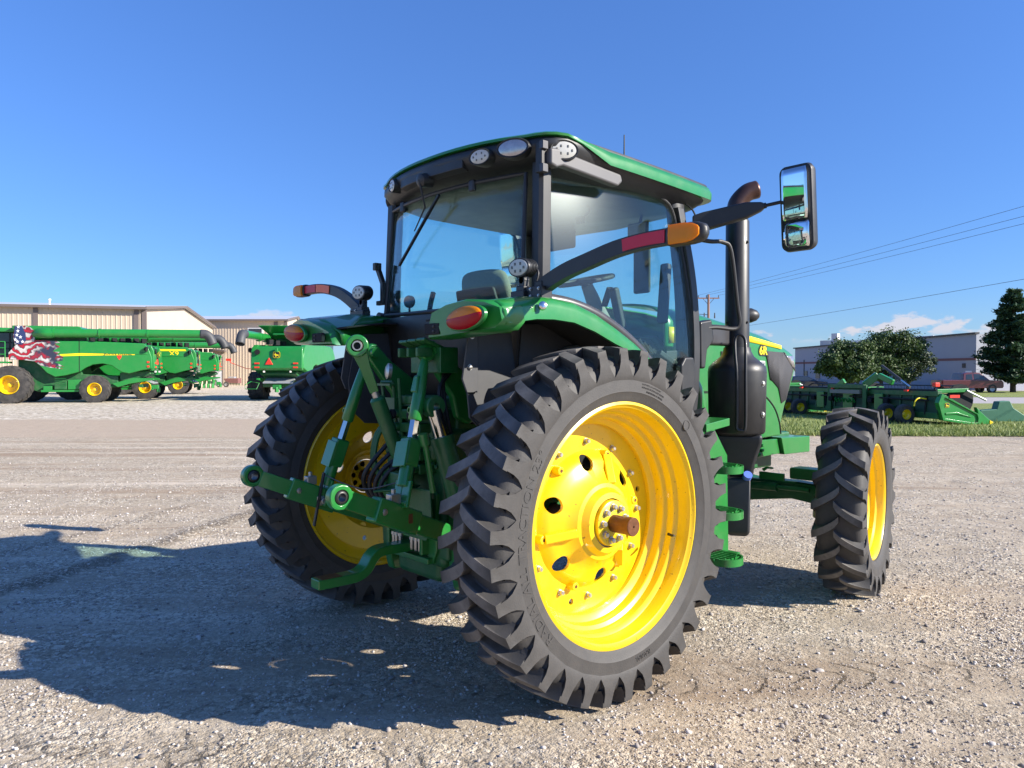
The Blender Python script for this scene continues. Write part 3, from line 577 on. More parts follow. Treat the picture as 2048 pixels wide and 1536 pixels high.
# bracket hook by the far rear corner
m = MB()
for a, b, w in (((-.755, -.15, 2.12), (-.68, -.15, 2.12), .03), ((-.69, -.15, 2.115), (-.69, -.15, 2.255), .03), ((-.69, -.15, 2.25), (-.745, -.15, 2.34), .03), ((-.745, -.15, 2.33), (-.745, -.15, 2.375), .03)): m.beam(a, b, w, .03)
m.box((-.755, -.155, 2.365), (.035, .05, .05)); m.obj('hook_bracket', 'black', TR, bev=.004)
# ================================================================== hood
def hW(y): return .43-.055*max(0, min(1, (y-2.35)/.95))**1.6
def yf(z): return float(np.interp(z, [1.0, 1.2, 1.45, 1.68, 1.80, 1.86, 2.2], [2.98, 3.06, 3.17, 3.315, 3.32, 3.27, 3.12]))
def ze(y): return float(np.interp(y, [1.4, 1.95, 2.45, 2.9, 3.1, 3.2, 3.3, 3.4], [2.115, 2.093, 2.025, 1.96, 1.918, 1.89, 1.852, 1.80]))
def zb(y): return float(np.interp(y, [1.4, 2.2, 2.45, 2.8, 3.0], [1.52, 1.52, 1.30, 1.17, 1.14]))
m = MB(); rings = []
for k in range(25):
    u = k/24; yn = 1.42+u*1.86; W = hW(yn); e = ze(yn); b = zb(yn); ring = []
    for x, z in ((0, e+.045), (.14, e+.038), (.25, e+.024), (.32, e+.004), (.37, e-.024), (.405, e-.055), (.428, e-.095), (.43, e-.14), (.43, e-.25), (.43, (e-.25+b)/2), (.43, b)):
        xx = x*(W/.43) if u < .97 else x*(W/.43)*(1-.03*(u-.97)/.03); yy = 1.42+u*(yf(z)-1.42); ring.append((xx, yy, z))
    rings.append(ring+[(-x, y, z) for x, y, z in ring[:0:-1]])
m.loft(rings, False, False)
m.add(rings[-1], [tuple(range(len(rings[-1])))])
hood = m.obj('hood', 'green', TR, smooth=40, solid=.012)
def decal(pts, name, mat, off=.004, parent=None, solid=.0025):
    bm = bmesh.new(); vs = [bm.verts.new((0, y, z)) for y, z in pts]; bm.faces.new(vs)
    for k in range(24): bmesh.ops.bisect_plane(bm, geom=bm.verts[:]+bm.edges[:]+bm.faces[:], plane_co=(0, 1.45+k*.08, 0), plane_no=(0, 1, 0))
    for v in bm.verts:
        yn = 1.42+(v.co.y-1.42)*1.86/max(.3, yf(v.co.z)-1.42); v.co.x = hW(yn)+off-(.0 if v.co.z < ze(yn)-.09 else .10*max(0, v.co.z-ze(yn)+.09))
    bmesh.ops.recalc_face_normals(bm, faces=bm.faces)
    me = bpy.data.meshes.new(name); bm.to_mesh(me); bm.free(); return link_mesh(name, me, mat, parent or hood, smooth=40, solid=solid)
def dp(*px): return [H(a, b, 'x', .415)[1:] for a, b in px]
decal([(1.46, 1.975), (1.46, 1.86), (1.9, 1.89), (2.45, 1.900), (3.035, 1.853), (3.035, 1.884), (2.49, 1.944), (1.9, 1.975)], 'hood_stripe', 'decal')
sc_pts = [(2.73, 1.832), (3.05, 1.826), (3.225, 1.70), (3.235, 1.655), (3.14, 1.43), (3.05, 1.40), (2.98, 1.53), (2.88, 1.585), (2.83, 1.60), (2.76, 1.79)]
decal(sc_pts, 'grille_screen', 'screen', .006, solid=.004)
decal([(3.06, 1.83), (3.085, 1.825), (3.29, 1.69), (3.29, 1.665), (3.24, 1.70)], 'headlight_trim', 'blackpaint', .006, solid=.004)
hl = decal([(3.10, 1.80), (3.245, 1.80), (3.275, 1.70), (3.235, 1.705), (3.16, 1.75)], 'headlight', 'clearlens', .008, solid=.006)
def side_text(txt, px, size, sx=1., bold=.0, outl=True, mat='decal'):
    o = Vector(H(px[0], px[1], 'x', .425)); o.x = hW(o.y)+.005
    b = text_obj('hood_lettering', txt, size, o, (-.0, 1, 0), (0, 0, 1), mat, hood, .002, bold, sx)
    b.location = (.003, 0, 0)
    if outl: text_obj('lettering_outline', txt, size, o, (0, 1, 0), (0, 0, 1), 'blackpaint', hood, .002, bold+.010, sx)
    return b
side_text('6R', (1526, 702), .092, 1.15, .002)
side_text('155', (1447, 712), .06, 1.0, .002)
# dealer badge
o = Vector(H(1513, 729, 'x', .43)); X = hW(o.y)+.006
def flat(pts, name, mat, dx):
    m = MB(); m.plate([(o.y+a, o.z+b) for a, b in pts], 'x', X+dx, X+dx+.002); return m.obj(name, mat, hood, smooth=0)
bd = flat([(-.125, -.052), (.125, -.036), (.125, .028), (.02, .032), (-.10, .082), (-.125, .03)], 'dealer_badge', 'white', 0)
flat([(-.115, .012), (.115, .020), (.115, -.012), (-.115, -.022)], 'badge_band', 'blackpaint', .002)
flat([(-.10, .018), (.02, .024), (-.09, .070)], 'badge_triangle', 'decal', .002)
text_obj('badge_lettering', 'LANDMARK', .034, (X+.0055, o.y+.002, o.z-.001), (0, 1, .03), (0, 0, 1), 'white', hood, .001, .001, 1.05)
# curved lower side shield in front of the exhaust and dark seam above it
P = [(2.35, 1.50), (2.55, 1.50), (2.70, 1.46), (2.85, 1.36), (2.93, 1.24), (2.955, 1.14), (2.6, 1.13), (2.35, 1.2)]
for sd in (1, -1):
    m = MB(); q = smoothpath([(0, a, b) for a, b in P[1:6]], 4); m.plate([(p.y, p.z) for p in q]+[(2.6, 1.13), (2.35, 1.13), (2.35, 1.50)], 'x', .36*sd, .438*sd); s_ = m.obj('side_shield', 'green', TR, bev=.012, seg=3)
    m = MB(); m.tube([(.432*sd, p.y+.012, p.z+.012) for p in q], .007, 6); m.obj('shield_seam', 'liner', s_)
    m = MB(); m.plate([(1.42, 1.58), (2.36, 1.58), (2.36, 1.20), (1.9, 1.12), (1.42, 1.12)], 'x', .33*sd, .40*sd); m.obj('engine_side_panel', 'green', TR, bev=.012)
    m = MB(); m.lathe([(-.02, .02), (-.02, .27), (.01, .285), (.02, .27), (.02, .22), (.012, .2), (.012, 0)], o=(.42*sd, 1.62, 1.40), ax=(sd, 0, 0), seg=40); m.obj('cover_panel', 'green', TR, smooth=40)
    # front support frame
    m = MB(); m.plate([(2.35, 1.12), (3.36, 1.10), (3.36, .99), (2.9, .98), (2.35, .96)], 'x', .36*sd, .40*sd); fr = m.obj('front_frame', 'green', TR, bev=.006)
    m = MB(); m.plate([(2.98, 1.12), (3.46, 1.108), (3.46, .97), (3.03, .975)], 'x', .22*sd, .43*sd); m.obj('front_bracket', 'green', fr, bev=.008)
    for y, z in ((2.72, 1.07), (2.72, 1.03), (2.68, 1.0)): MB().bolt((.40*sd, y, z), (sd, 0, 0), .012, .02).obj('frame_bolt', 'green', fr)
m = MB(); m.box((0, 1.3, 1.0), (.46, 3.2, .62)); m.box((0, 2.2, 1.3), (.62, 1.7, .5)); m.box((0, .9, 1.2), (.9, .9, .3)); m.obj('engine_block', 'liner', TR, bev=.04)
m = MB(); m.box((0, 2.6, .93), (.5, 1.1, .16)); m.box((0, 3.3, 1.05), (.5, .3, .18)); m.obj('front_chassis', 'green_dk', TR, bev=.02)
# lower cab / tank blocks, exhaust side
m = MB(); m.box((.62, 1.05, 1.05), (.30, .62, .52)); m.box((-.62, 1.15, .85), (.36, 1.0, .6)); m.obj('fuel_tank', 'blackpaint', TR, bev=.05, seg=3)
# ================================================================== exhaust and after-treatment
EX = (.75, 1.81)
m = MB(); m.lathe([(1.225, .02), (1.225, .150), (1.235, .178), (1.25, .190), (1.66, .198), (1.695, .192), (1.725, .165), (1.765, .115), (1.80, .096), (1.83, .090), (1.835, .02)], o=(EX[0], EX[1], 0), ax=(0, 0, 1), seg=48)
exh = m.obj('exhaust', 'blackpaint', TR, smooth=45)
m = MB(); m.lathe([(1.80, .02), (1.80, .083), (2.70, .079), (2.712, .072), (2.712, .04)], o=(EX[0], EX[1], 0), ax=(0, 0, 1), seg=36); st_ = m.obj('stack_pipe', 'blackpaint', exh, smooth=45)
P = smoothpath([(EX[0], EX[1], 2.66), (EX[0]-.005, EX[1]-.01, 2.76), (EX[0]+.0, EX[1]+.0, 2.83), (EX[0]+.04, EX[1]+.05, 2.90), (EX[0]+.085, EX[1]+.105, 2.925)], 6)
m = MB(); m.tube(P, [.062]*len(P), 22, caps=False); m.obj('exhaust_tip', 'rustpipe', exh, smooth=60, solid=.006)
td = Vector((.535, -.845, 0)); rd = Vector((.845, .535, 0)); ec = Vector((EX[0], EX[1], 0))
for z in (2.55, 2.0): 
    for s in (-1, 1): MB().bolt(ec+Vector((0, 0, z))+(td*.6+rd*.8*s).normalized()*.081, (td*.6+rd*.8*s), .007, .01).obj('stack_bolt', 'blackpaint', exh)
for z in (1.58, 1.37): MB().bolt(ec+Vector((0, 0, z))+(td*.5+rd*.86).normalized()*.194, (td*.5+rd*.86), .014, .012).obj('cover_bolt', 'steel', exh)
lp = [(0, .0, 1.33), (-.0, .0, 1.28), (.03, 0, 1.27), (.055, 0, 1.30), (.055, 0, 1.62), (.055, -.03, 1.80), (.05, -.06, 1.88), (.02, -.065, 1.91), (-.012, -.06, 1.88), (-.012, -.03, 1.78), (0, 0, 1.62), (0, 0, 1.33)]
m = MB(); m.tube(smoothpath([ec+rd*(a+.0)+td*(.225+b)+Vector((0, 0, z)) for a, b, z in lp], 4), .011, 8); m.obj('guard_loop', 'blackpaint', exh, smooth=60)
m = MB(); m.loft([[ec+rd*(a*w+sx)+td*(b*d)+Vector((0, 0, z)) for a, b in ((-1, -1), (1, -1), (1, 1), (-1, 1))] for z, w, d, sx in ((1.235, .17, .12, .0), (1.18, .165, .12, .0), (1.03, .10, .09, .02), (.93, .075, .075, .03))], True, True); m.obj('lower_cover', 'black', exh, smooth=40, bev=.025, seg=3)
m = MB(); m.loft([[ec+rd*(a*w+.01)+td*(b*w*1.1+.04)+Vector((0, 0, z)) for a, b in ((-1, -1), (1, -1), (1, 1), (-1, 1))] for z, w in ((.535, .055), (.56, .078), (.92, .082), (.94, .07))], True, True); dt = m.obj('fluid_tank', 'black', TR, bev=.02, seg=3)
m = MB(); m.tube([ec+rd*.06+td*.09+Vector((0, 0, .925)), ec+rd*.075+td*.13+Vector((0, 0, .965))], [.03, .03], 18); m.obj('filler_cap', 'blue', dt)
m = MB(); m.plate([(1.36, 1.98), (1.82, 1.98), (1.82, 1.84), (1.36, 1.84)], 'x', .64, .75); m.obj('intake_duct', 'graytrim', TR, bev=.02)
m = MB(); m.plate([(1.25, 1.98), (1.38, 2.0), (1.40, 1.86), (1.33, 1.80), (1.31, 1.68), (1.26, 1.68)], 'x', .76, .84); m.obj('post_bracket', 'blackpaint', TR, bev=.015, seg=3)
m = MB(); m.tube(smoothpath([(.82, 1.18, 2.505), (.86, 1.32, 2.495), (.88, 1.44, 2.50), (.90, 1.50, 2.44), (.90, 1.575, 2.10), (.90, 1.60, 1.99), (.88, 1.57, 1.945), (.84, 1.42, 1.95), (.82, 1.30, 1.94)], 5), .014, 10); m.obj('hand_rail', 'hose', TR)
m = MB(); m.lathe([(-.05, 0), (-.05, .05), (-.01, .055), (.03, .04), (.05, .02), (.05, 0)], o=H(1504, 631, 'x', .62), ax=(.6, .8, 0), seg=18); m.obj('side_camera', 'black', TR)
# ================================================================== steps
steps = MB(); steps.plate([(1.34, 1.32), (1.42, 1.32), (1.60, 1.10), (1.62, .41), (1.40, .41), (1.38, 1.10)], 'x', .80, .812); steps.plate([(1.42, .46), (1.62, .46), (1.62, .43), (1.42, .43)], 'x', .80, .90); steps.plate([(1.20, 1.33), (1.46, 1.36), (1.46, 1.31), (1.20, 1.28)], 'x', .70, .92)
SP = steps.obj('step_ladder', 'green', TR, bev=.004)
for z in (1.045, .755, .462):
    m = MB(); rim_ = [(.80, 1.255), (.96, 1.265), (1.03, 1.30), (1.055, 1.37), (1.03, 1.45), (.96, 1.50), (.80, 1.52)]
    P = smoothpath([(a, b, z) for a, b in rim_], 4); m.loft([[p+Vector((0, 0, -.028)), p+Vector((0, 0, .018)), Vector((.93, 1.367, z))+(p-Vector((.93, 1.367, z)))*.90+Vector((0, 0, .018)), Vector((.93, 1.367, z))+(p-Vector((.93, 1.367, z)))*.90+Vector((0, 0, -.028))] for p in P], True, True)
    for k in range(6): y = 1.27+k*.04; m.beam((.815, y, z+.008), (1.02-.02*abs(k-2.5), y, z+.008), .008, .026)
    for x in (.87, .94, 1.0): m.beam((x, 1.25+.1*(x > .98)*.4, z+.006), (x, 1.485-.1*(x > .98)*.4, z+.006), .008, .02)
    m.obj('step', 'green', SP, smooth=40)
MB().bolt((.812, 1.42, 1.24), (1, 0, 0), .016, .012).obj('step_bolt', 'steel', SP)
# ================================================================== front axle
m = MB(); m.loft([[(x, 2.90+a, z0+b) for a, b in ((-s, -h), (s, -h), (s, h), (-s, h))] for x, z0, s, h in ((-.86, .70, .07, .08), (-.60, .72, .08, .07), (-.25, .69, .10, .09), (0, .68, .14, .13), (.25, .69, .10, .09), (.60, .72, .08, .07), (.86, .70, .07, .08))], True, True)
ax_ = m.obj('front_axle', 'green_dk', TR, smooth=35, bev=.02)
for sd in (1, -1):
    m = MB(); m.tube([(.84*sd, 2.90, .52), (.84*sd, 2.90, .90)], [.085, .075], 18); m.tube([(.80*sd, 2.90, .70), (1.06*sd, 2.92, .70)], [.12, .14], 20); m.box((.74*sd, 2.86, .86), (.26, .16, .09)); m.obj('steering_knuckle', 'green_dk', ax_, bev=.012)
    m = MB(); m.tube([(.12*sd, 2.76, .73), (.52*sd, 2.76, .74)], .035, 12); m.tube([(.5*sd, 2.76, .74), (.78*sd, 2.78, .74)], .018, 10); m.obj('steering_cylinder', 'green_dk', ax_)
m = MB(); m.plate([(.40, .88), (.44, .90), (.50, .90), (.50, .885), (.45, .885), (.42, .86)], 'y', 2.72, 2.74); m.box((.46, 2.78, .82), (.22, .02, .06)); m.obj('axle_bracket', 'green', ax_, bev=.004)
# ================================================================== mirrors on long arms
for sd in (1, -1):
    m = MB(); rings = []
    for x, y, z, h, w in ((.80, 1.22, 2.60, .050, .03), (.85, 1.26, 2.612, .058, .032), (1.05, 1.43, 2.675, .050, .030), (1.13, 1.47, 2.692, .028, .026), (1.15, 1.48, 2.697, .016, .02)):
        rings.append([(x*sd+a*w*.5*sd, y-a*w, z+b*h) for a, b in ((-1, -1), (1, -1), (1, 1), (-1, 1))])
    m.loft(rings, True, True); ma = m.obj('mirror_arm', 'black', TR, smooth=40, bev=.01)
    m = MB(); m.tube([(1.14*sd, 1.475, 2.696), (1.30*sd, 1.56, 2.725)], .011, 10); m.tube([(1.14*sd, 1.475, 2.696), (1.16*sd, 1.485, 2.70)], .018, 12); m.obj('arm_rod', 'hose', ma)
    m = MB(); rings = []
    c0 = Vector((1.335*sd, 1.565, 2.665))
    def mr(w, h, d, n=28, r=.045):
        out = []
        for cx, cz, a0 in ((1, 1, 0), (-1, 1, 90), (-1, -1, 180), (1, -1, 270)):
            for q in range(7): t = R(a0+15*q); out.append(c0+Vector(((cx*(w-r)+r*math.cos(t))*sd, d, cz*(h-r)+r*math.sin(t))))
        return out
    rings = [mr(.094, .246, -.040), mr(.104, .258, -.036), mr(.108, .263, -.01), mr(.103, .255, .02), mr(.08, .225, .06), mr(.05, .17, .075)]
    m.loft(rings, True, True); mh = m.obj('mirror_housing', 'black', ma, smooth=50)
    def mg(zlo, zhi, name, conv=0.):
        mm = MB(); rr = []
        for k in range(9):
            z = zlo+(zhi-zlo)*k/8; ring = []
            for j in range(9):
                u = -1+j/4; v = -1+k/4; w = .086*(1 if .12 < k/8 < .88 else .93); ring.append(c0+Vector((u*w*sd-.0, -.056+conv*(u*u+v*v)-.006*u, z)))
            rr.append(ring)
        mm.loft(rr, False, False); return mm.obj(name, 'mirror', mh, smooth=80, solid=.003)
    gs = [mg(-.070, .238, 'mirror_glass', .003), mg(-.238, -.082, 'wide_angle_glass', .010)]
    for q in [mh]+gs: q.data.transform(Matrix.Translation(c0) @ Matrix.Rotation(R(4.5), 4, 'X') @ Matrix.Translation(-c0))
# ================================================================== rear housing and three-point hitch
m = MB(); m.box((0, -.02, .95), (.60, .72, .78)); m.box((0, -.22, 1.30), (.52, .40, .30)); m.box((0, -.05, .56), (.44, .6, .2)); hs = m.obj('rear_housing', 'green_dk', TR, bev=.04, seg=3)
for sd in (1, -1):
    m = MB(); m.lathe([(.25, .05), (.25, .20), (.32, .20), (.36, .165), (.62, .135), (.72, .15), (.78, .15), (.78, .05)], o=(0, 0, .905), ax=(sd, 0, 0), seg=32); m.obj('axle_housing', 'green_dk', hs, smooth=40)
    for k in range(10):
        t = 2*PI*k/10; MB().bolt((.30*sd, .19*math.cos(t), .905+.19*math.sin(t)), (sd, 0, 0), .012, .03).obj('housing_bolt', 'green_dk', hs)
# stacked ribs and valves at the back of the housing
m = MB()
for k in range(5): m.box((.12, -.42, 1.12+k*.075), (.22, .14, .055)); m.tube([(.02, -.47, 1.12+k*.075), (.02, -.52, 1.12+k*.075)], .024, 12); m.tube([(.20, -.47, 1.12+k*.075), (.20, -.52, 1.12+k*.075)], .024, 12)
m.box((-.06, -.40, 1.25), (.08, .10, .42)); m.box((.12, -.40, 1.50), (.26, .14, .05)); m.obj('remote_valves', 'green_dk', TR, bev=.008)
m = MB()
for p in (((-.14, -.50, 1.60), (-.02, -.50, 1.60)), ((-.14, -.50, 1.60), (-.12, -.48, 1.36)), ((-.02, -.50, 1.60), (-.02, -.48, 1.36)), ((-.12, -.49, 1.36), (.02, -.49, 1.36)), ((.04, -.50, 1.62), (.04, -.47, 1.12))): m.tube(p, .010, 8)
m.box((-.05, -.48, 1.46), (.10, .05, .10)); m.box((-.06, -.52, 1.585), (.15, .05, .012)); m.obj('hose_rack', 'green_dk', TR)
m = MB(); m.lathe([(-.01, 0), (-.01, .045), (.01, .048), (.02, .03), (.02, 0)], o=(-.03, -.52, 1.66), ax=(-.35, -.9, .1), seg=20); m.obj('trailer_socket', 'steel', TR)
m = MB()
for k in range(3): m.box((.19+k*.085, -.50, 1.795+k*.004), (.078, .16, .018), Matrix.Rotation(R(-20), 3, 'X')); m.box((.19+k*.085, -.55, 1.76), (.02, .10, .05))
m.box((.27, -.42, 1.72), (.28, .12, .14)); m.obj('coupler_covers', 'green_dk', TR, bev=.006)
for k in range(4):
    x = .10-.05*k; MB().tube(smoothpath([(x, -.46, 1.15+.05*k), (x-.06, -.56-.02*k, 1.10), (x-.10, -.60, .98), (x-.04, -.52, .88), (x+.02, -.42, .84)], 5), .013, 8).obj('hydraulic_hose', 'hose', TR)
for k in range(7):
    x = .30-.04*k; MB().bolt((x, -.39, 1.12+.01*k), (0, -1, 0), .012, .016).obj('housing_bolt', 'green_dk', hs)
for k in range(8):
    a_ = 2*PI*k/8; MB().bolt((.0+.15*math.cos(a_), -.385, .86+.15*math.sin(a_)), (0, -1, 0), .012, .016).obj('housing_bolt', 'steel' if k % 3 == 0 else 'green_dk', hs)
for k in range(3): MB().tube(smoothpath([(.30+.02*k, -.36, 1.72-.03*k), (.38+.01*k, -.44-.02*k, 1.55), (.40, -.40-.02*k, 1.30), (.36-.02*k, -.33, 1.05)], 5), .012, 8).obj('hydraulic_hose', 'hose', TR)
for k in range(3): MB().tube(smoothpath([(-.08-.03*k, -.40, 1.40), (-.16-.02*k, -.50, 1.30), (-.17-.02*k, -.52, 1.10), (-.10-.02*k, -.42, .98)], 5), .010, 8).obj('brake_pipe', 'green_dk', TR)
for x, z in ((.02, 1.12), (.20, 1.12), (.02, 1.27), (.20, 1.27), (.02, 1.42), (.20, 1.42)): MB().lathe([(-.0, 0), (.0, .026), (.018, .028), (.024, .018), (.024, 0)], o=(x, -.52, z), ax=(0, -1, 0), seg=14).obj('coupler_cap', 'liner', TR)
m = MB(); m.box((-.20, -.37, 1.20), (.05, .06, .5)); m.box((-.20, -.37, .98), (.14, .05, .05)); m.obj('valve_bracket', 'green_dk', TR, bev=.006)
m = MB(); m.plate([(.10, 1.02), (.34, 1.02), (.36, .80), (.30, .74), (.12, .74)], 'y', -.50, -.488); m.obj('guard_plate', 'green_dk', TR, bev=.004)
m = MB(); m.lathe([(-.02, .0), (-.02, .075), (.05, .075), (.06, .05), (.06, 0)], o=(.0, -.40, .86), ax=(0, -1, 0), seg=24); m.obj('power_take_off', 'liner', TR)
# rock shaft, lift arms
m = MB(); m.tube([(-.36, -.10, 1.50), (.36, -.10, 1.50)], .075, 22); m.box((0, -.12, 1.42), (.56, .30, .20)); m.obj('rock_shaft', 'green_dk', TR, bev=.015)
def eye(mb, c, ax, ro, ri, w, seg=28):
    mb.lathe([(-w, ri), (-w, ro-.006), (-w+.006, ro), (w-.006, ro), (w, ro-.006), (w, ri)], o=c, ax=ax, seg=seg, closed=True)
for sd in (1, -1):
    x = .30*sd
    m = MB(); P = [(-.06, 1.56), (-.16, 1.60), (-.34, 1.72), (-.45, 1.825), (-.49, 1.83), (-.525, 1.795), (-.515, 1.75), (-.42, 1.63), (-.33, 1.52), (-.30, 1.40), (-.22, 1.36), (-.12, 1.40), (-.05, 1.46)]
    m.plate(P, 'x', x-.028, x+.028); la = m.obj('lift_arm', 'green', TR, bev=.016, seg=3)
    m = MB(); m.tube([(x-.055, -.476, 1.775), (x+.06, -.476, 1.775)], .030, 20); m.tube([(x+.055*sd, -.476, 1.775), (x+.075*sd, -.476, 1.775)], .020, 16); m.obj('lift_pin', 'green', la)
    # lift link
    T = Vector((x+.0*sd, -.505, 1.76)); B = Vector((.44*sd, -.80, 1.02)) if sd < 0 else Vector((.44*sd, -.80, 1.02))
    if sd < 0: B = Vector(H(643, 1000, 'x', -.43)); T = Vector(H(738, 705, 'x', -.325))
    else: B = Vector(H(802, 1005, 'x', .45)); T = Vector(H(852, 705, 'x', .325))
    D = (B-T); L = D.length; D = D/L
    def at(f): return T+D*L*f
    m = MB(); eye(m, T, (1, 0, 0), .045, .015, .03); m.tube([at(.05), at(.10), at(.28), at(.46), at(.47)], [.020, .026, .034, .036, .030], 16); ll = m.obj('lift_link', 'green', TR, smooth=45)
    if sd > 0:
        m = MB(); o = at(.22); m.loft([[o+Vector((.036*a, -.03, 0))+D*b for a, b in ((-.6, -.05), (.6, -.05), (.8, .05), (-.8, .05))], [o+Vector((.03*a, -.042, 0))+D*b for a, b in ((-.6, -.04), (.6, -.04), (.8, .04), (-.8, .04))]], True, True); m.obj('cast_plate', 'green', ll, bev=.004)
    eye_m = MB(); eye(eye_m, at(.40)+Vector((-.045, -.01, 0)), (0, 1, 0), .022, .011, .008); eye_m.obj('chain_eye', 'green', ll)
    m = MB(); m.tube([at(.45), at(.63)], .026, 6); m.obj('adjuster_rod', 'chrome', ll)
    m = MB(); u, v, _ = frame_from(D, (0, -1, 0)); m.beam(at(.59), at(.77), .085, .085, ref=(0, -1, .3)); m.obj('sleeve', 'green', ll, bev=.012)
    m = MB(); m.beam(at(.60)+Vector((0, -.05, 0)), at(.765)+Vector((0, -.05, 0)), .105, .012, ref=(0, -1, .3)); m.obj('sleeve_plate', 'green', ll, bev=.003)
    m = MB(); m.tube([at(.76), at(.78), at(.90)], [.034, .036, .038], 14)
    for s in (-1, 1): m.beam(at(.86)+Vector((.034*s, 0, 0)), at(1.03)+Vector((.034*s, 0, 0)), .018, .065, ref=(1, 0, 0))
    m.tube([at(1.0)-Vector((.06, 0, 0)), at(1.0)+Vector((.06, 0, 0))], .016, 12); m.obj('link_fork', 'green', ll, bev=.005)
    # draft link
    A = Vector((.50*sd, -1.128, 1.07)); E_ = Vector((.36*sd, -.22, .70)); d = (E_-A).normalized(); Ld = (E_-A).length
    m = MB(); m.beam(A+d*.22, A+d*.52, .075, .125); m.beam(A+d*.50, A+d*(Ld), .05, .105); dl = m.obj('draft_link', 'green', TR, bev=.010, seg=3)
    m = MB(); eye(m, A, (1, 0, 0), .062, .036, .026); m.beam(A+d*.045, A+d*.24, .045, .088); m.obj('hook_end', 'green', dl, smooth=40, bev=.006)
    m = MB(); m.lathe([(-.03, .02), (-.03, .028), (-.015, .037), (0, .040), (.015, .037), (.03, .028), (.03, .02)], o=A, ax=(1, 0, 0), seg=24, closed=True); m.obj('link_ball', 'blackpaint', dl, smooth=60)
    MB().bolt(A+d*.27+Vector((.038, 0, .0)), (1, 0, 0), .012, .006).obj('link_pin', 'steel', dl)
    m = MB(); m.box(A+d*.36+Vector((0, 0, .085)), (.05, .06, .05)); m.tube([A+d*.36+Vector((0, 0, .10)), A+d*.36+Vector((0, 0, .135))], .012, 8); m.obj('latch', 'steel', dl, bev=.008)
    m = MB(); m.box((.27*sd, -.28, .70), (.14, .20, .18)); m.obj('draft_mount', 'green_dk', dl, bev=.02)
# link clip and strap on the far link
p = Vector(H(645, 1001, 'x', -.40)); m = MB(); m.box(p, (.012, .07, .055)); m.tube([p, p+Vector((.03, 0, 0))], .02, 14); m.obj('link_clip', 'steel', TR, bev=.004)
m = MB(); m.beam(H(648, 945, 'x', -.38), H(628, 1052, 'x', -.40), .012, .022); m.obj('rubber_strap', 'hose', TR, bev=.003)
p = Vector(H(815, 1038, 'x', .47)); MB().box(p, (.012, .06, .05)).obj('reflector_tab', 'rust', TR, bev=.003)
m = MB(); m.tube(smoothpath([H(650, 950, 'x', -.38), H(690, 968, 'x', -.1), H(735, 978, 'x', .1), H(795, 965, 'x', .36)], 6), .0035, 6); m.obj('check_cord', 'shield', TR)
# top link parked upright
T = Vector((0, -.741, 1.799)); B = Vector((.02, -.44, 1.06)); D = (B-T).normalized(); L = (B-T).length
m = MB(); m.tube([T+D*.305, T+D*.32, T+D*.68, T+D*.69], [.030, .043, .040, .030], 18); tl = m.obj('top_link', 'green_dk', TR, smooth=40)
en = Vector((.82, -.57, 0)).normalized()
m = MB(); eye(m, T, en, .062, .034, .026, 36); m.loft([[T+D*q+en.cross(D).normalized()*w*a+en*t*b for a, b in ((-1, -1), (1, -1), (1, 1), (-1, 1))] for q, w, t in ((.045, .040, .022), (.12, .030, .022), (.27, .026, .02), (.28, .02, .018))], True, True); m.obj('top_link_end', 'green', tl, smooth=40, bev=.006)
m = MB(); m.lathe([(-.03, .020), (-.03, .026), (-.012, .035), (.012, .035), (.03, .026), (.03, .020)], o=T, ax=en, seg=28, closed=True); m.obj('end_ball', 'steel', tl, smooth=60)
m = MB(); m.tube([T+D*.27, T+D*.37], .022, 14); m.obj('thread', 'steel', tl)
m = MB()
for s in (-1, 1): m.beam(T+D*.66+Vector((.032*s, 0, 0)), B+Vector((.032*s, 0, 0)), .018, .06, ref=(1, 0, 0))
m.tube([B+Vector((-.06, 0, 0)), B+Vector((.06, 0, 0))], .018, 12); m.obj('lower_fork', 'green_dk', tl, bev=.006)
# hydraulic lift cylinder on the near side
a = Vector(H(868, 820, 'x', .40)); b = Vector(H(886, 880, 'x', .42)); c = Vector(H(915, 990, 'x', .46))
m = MB(); m.tube([b, c], .060, 22); m.tube([b-(c-b).normalized()*.02, b+(c-b).normalized()*.02], .065, 22); cy = m.obj('lift_cylinder', 'green_dk', TR)
m = MB(); m.tube([a, b], .042, 22); m.obj('cylinder_rod', 'chrome', cy)
m = MB(); eye(m, a-(b-a).normalized()*.02, (1, 0, 0), .06, .02, .035); m.obj('rod_eye', 'green_dk', cy)
m = MB(); m.tube([Vector(H(848, 875, 'x', .46)), Vector(H(866, 985, 'x', .46))], .016, 10); m.tube([Vector(H(845, 868, 'x', .46)), Vector(H(850, 890, 'x', .46))], .026, 12); m.obj('stabiliser_link', 'green', TR)
# drawbar and its hanger
m = MB(); P = smoothpath([(0, -1.0, .535), (0, -.86, .535), (0, -.76, .54), (0, -.70, .57), (0, -.655, .63), (0, -.60, .655), (0, -.45, .655), (0, .1, .65)], 5); rings = []
for i, p in enumerate(P):
    d = (P[min(i+1, len(P)-1)]-P[max(0, i-1)]).normalized(); nn = Vector((0, -d.z, d.y)); rings.append([p+Vector((.046*a, 0, 0))+nn*.026*b for a, b in ((-1, -1), (1, -1), (1, 1), (-1, 1))])
m.loft(rings, True, True); db = m.obj('drawbar', 'green', TR, smooth=40, bev=.006)
m = MB(); m.box((0, -.92, .562), (.085, .12, .003)); m.obj('worn_patch', 'rust', db, bev=.001)
m = MB()
for sd in (1, -1): m.plate([(.20*sd, 1.0), (.26*sd, .98), (.26*sd, .66), (.22*sd, .58), (.17*sd, .60), (.17*sd, .98)], 'y', -.40, -.36); m.box((.17*sd, -.42, .76), (.03, .05, .26))
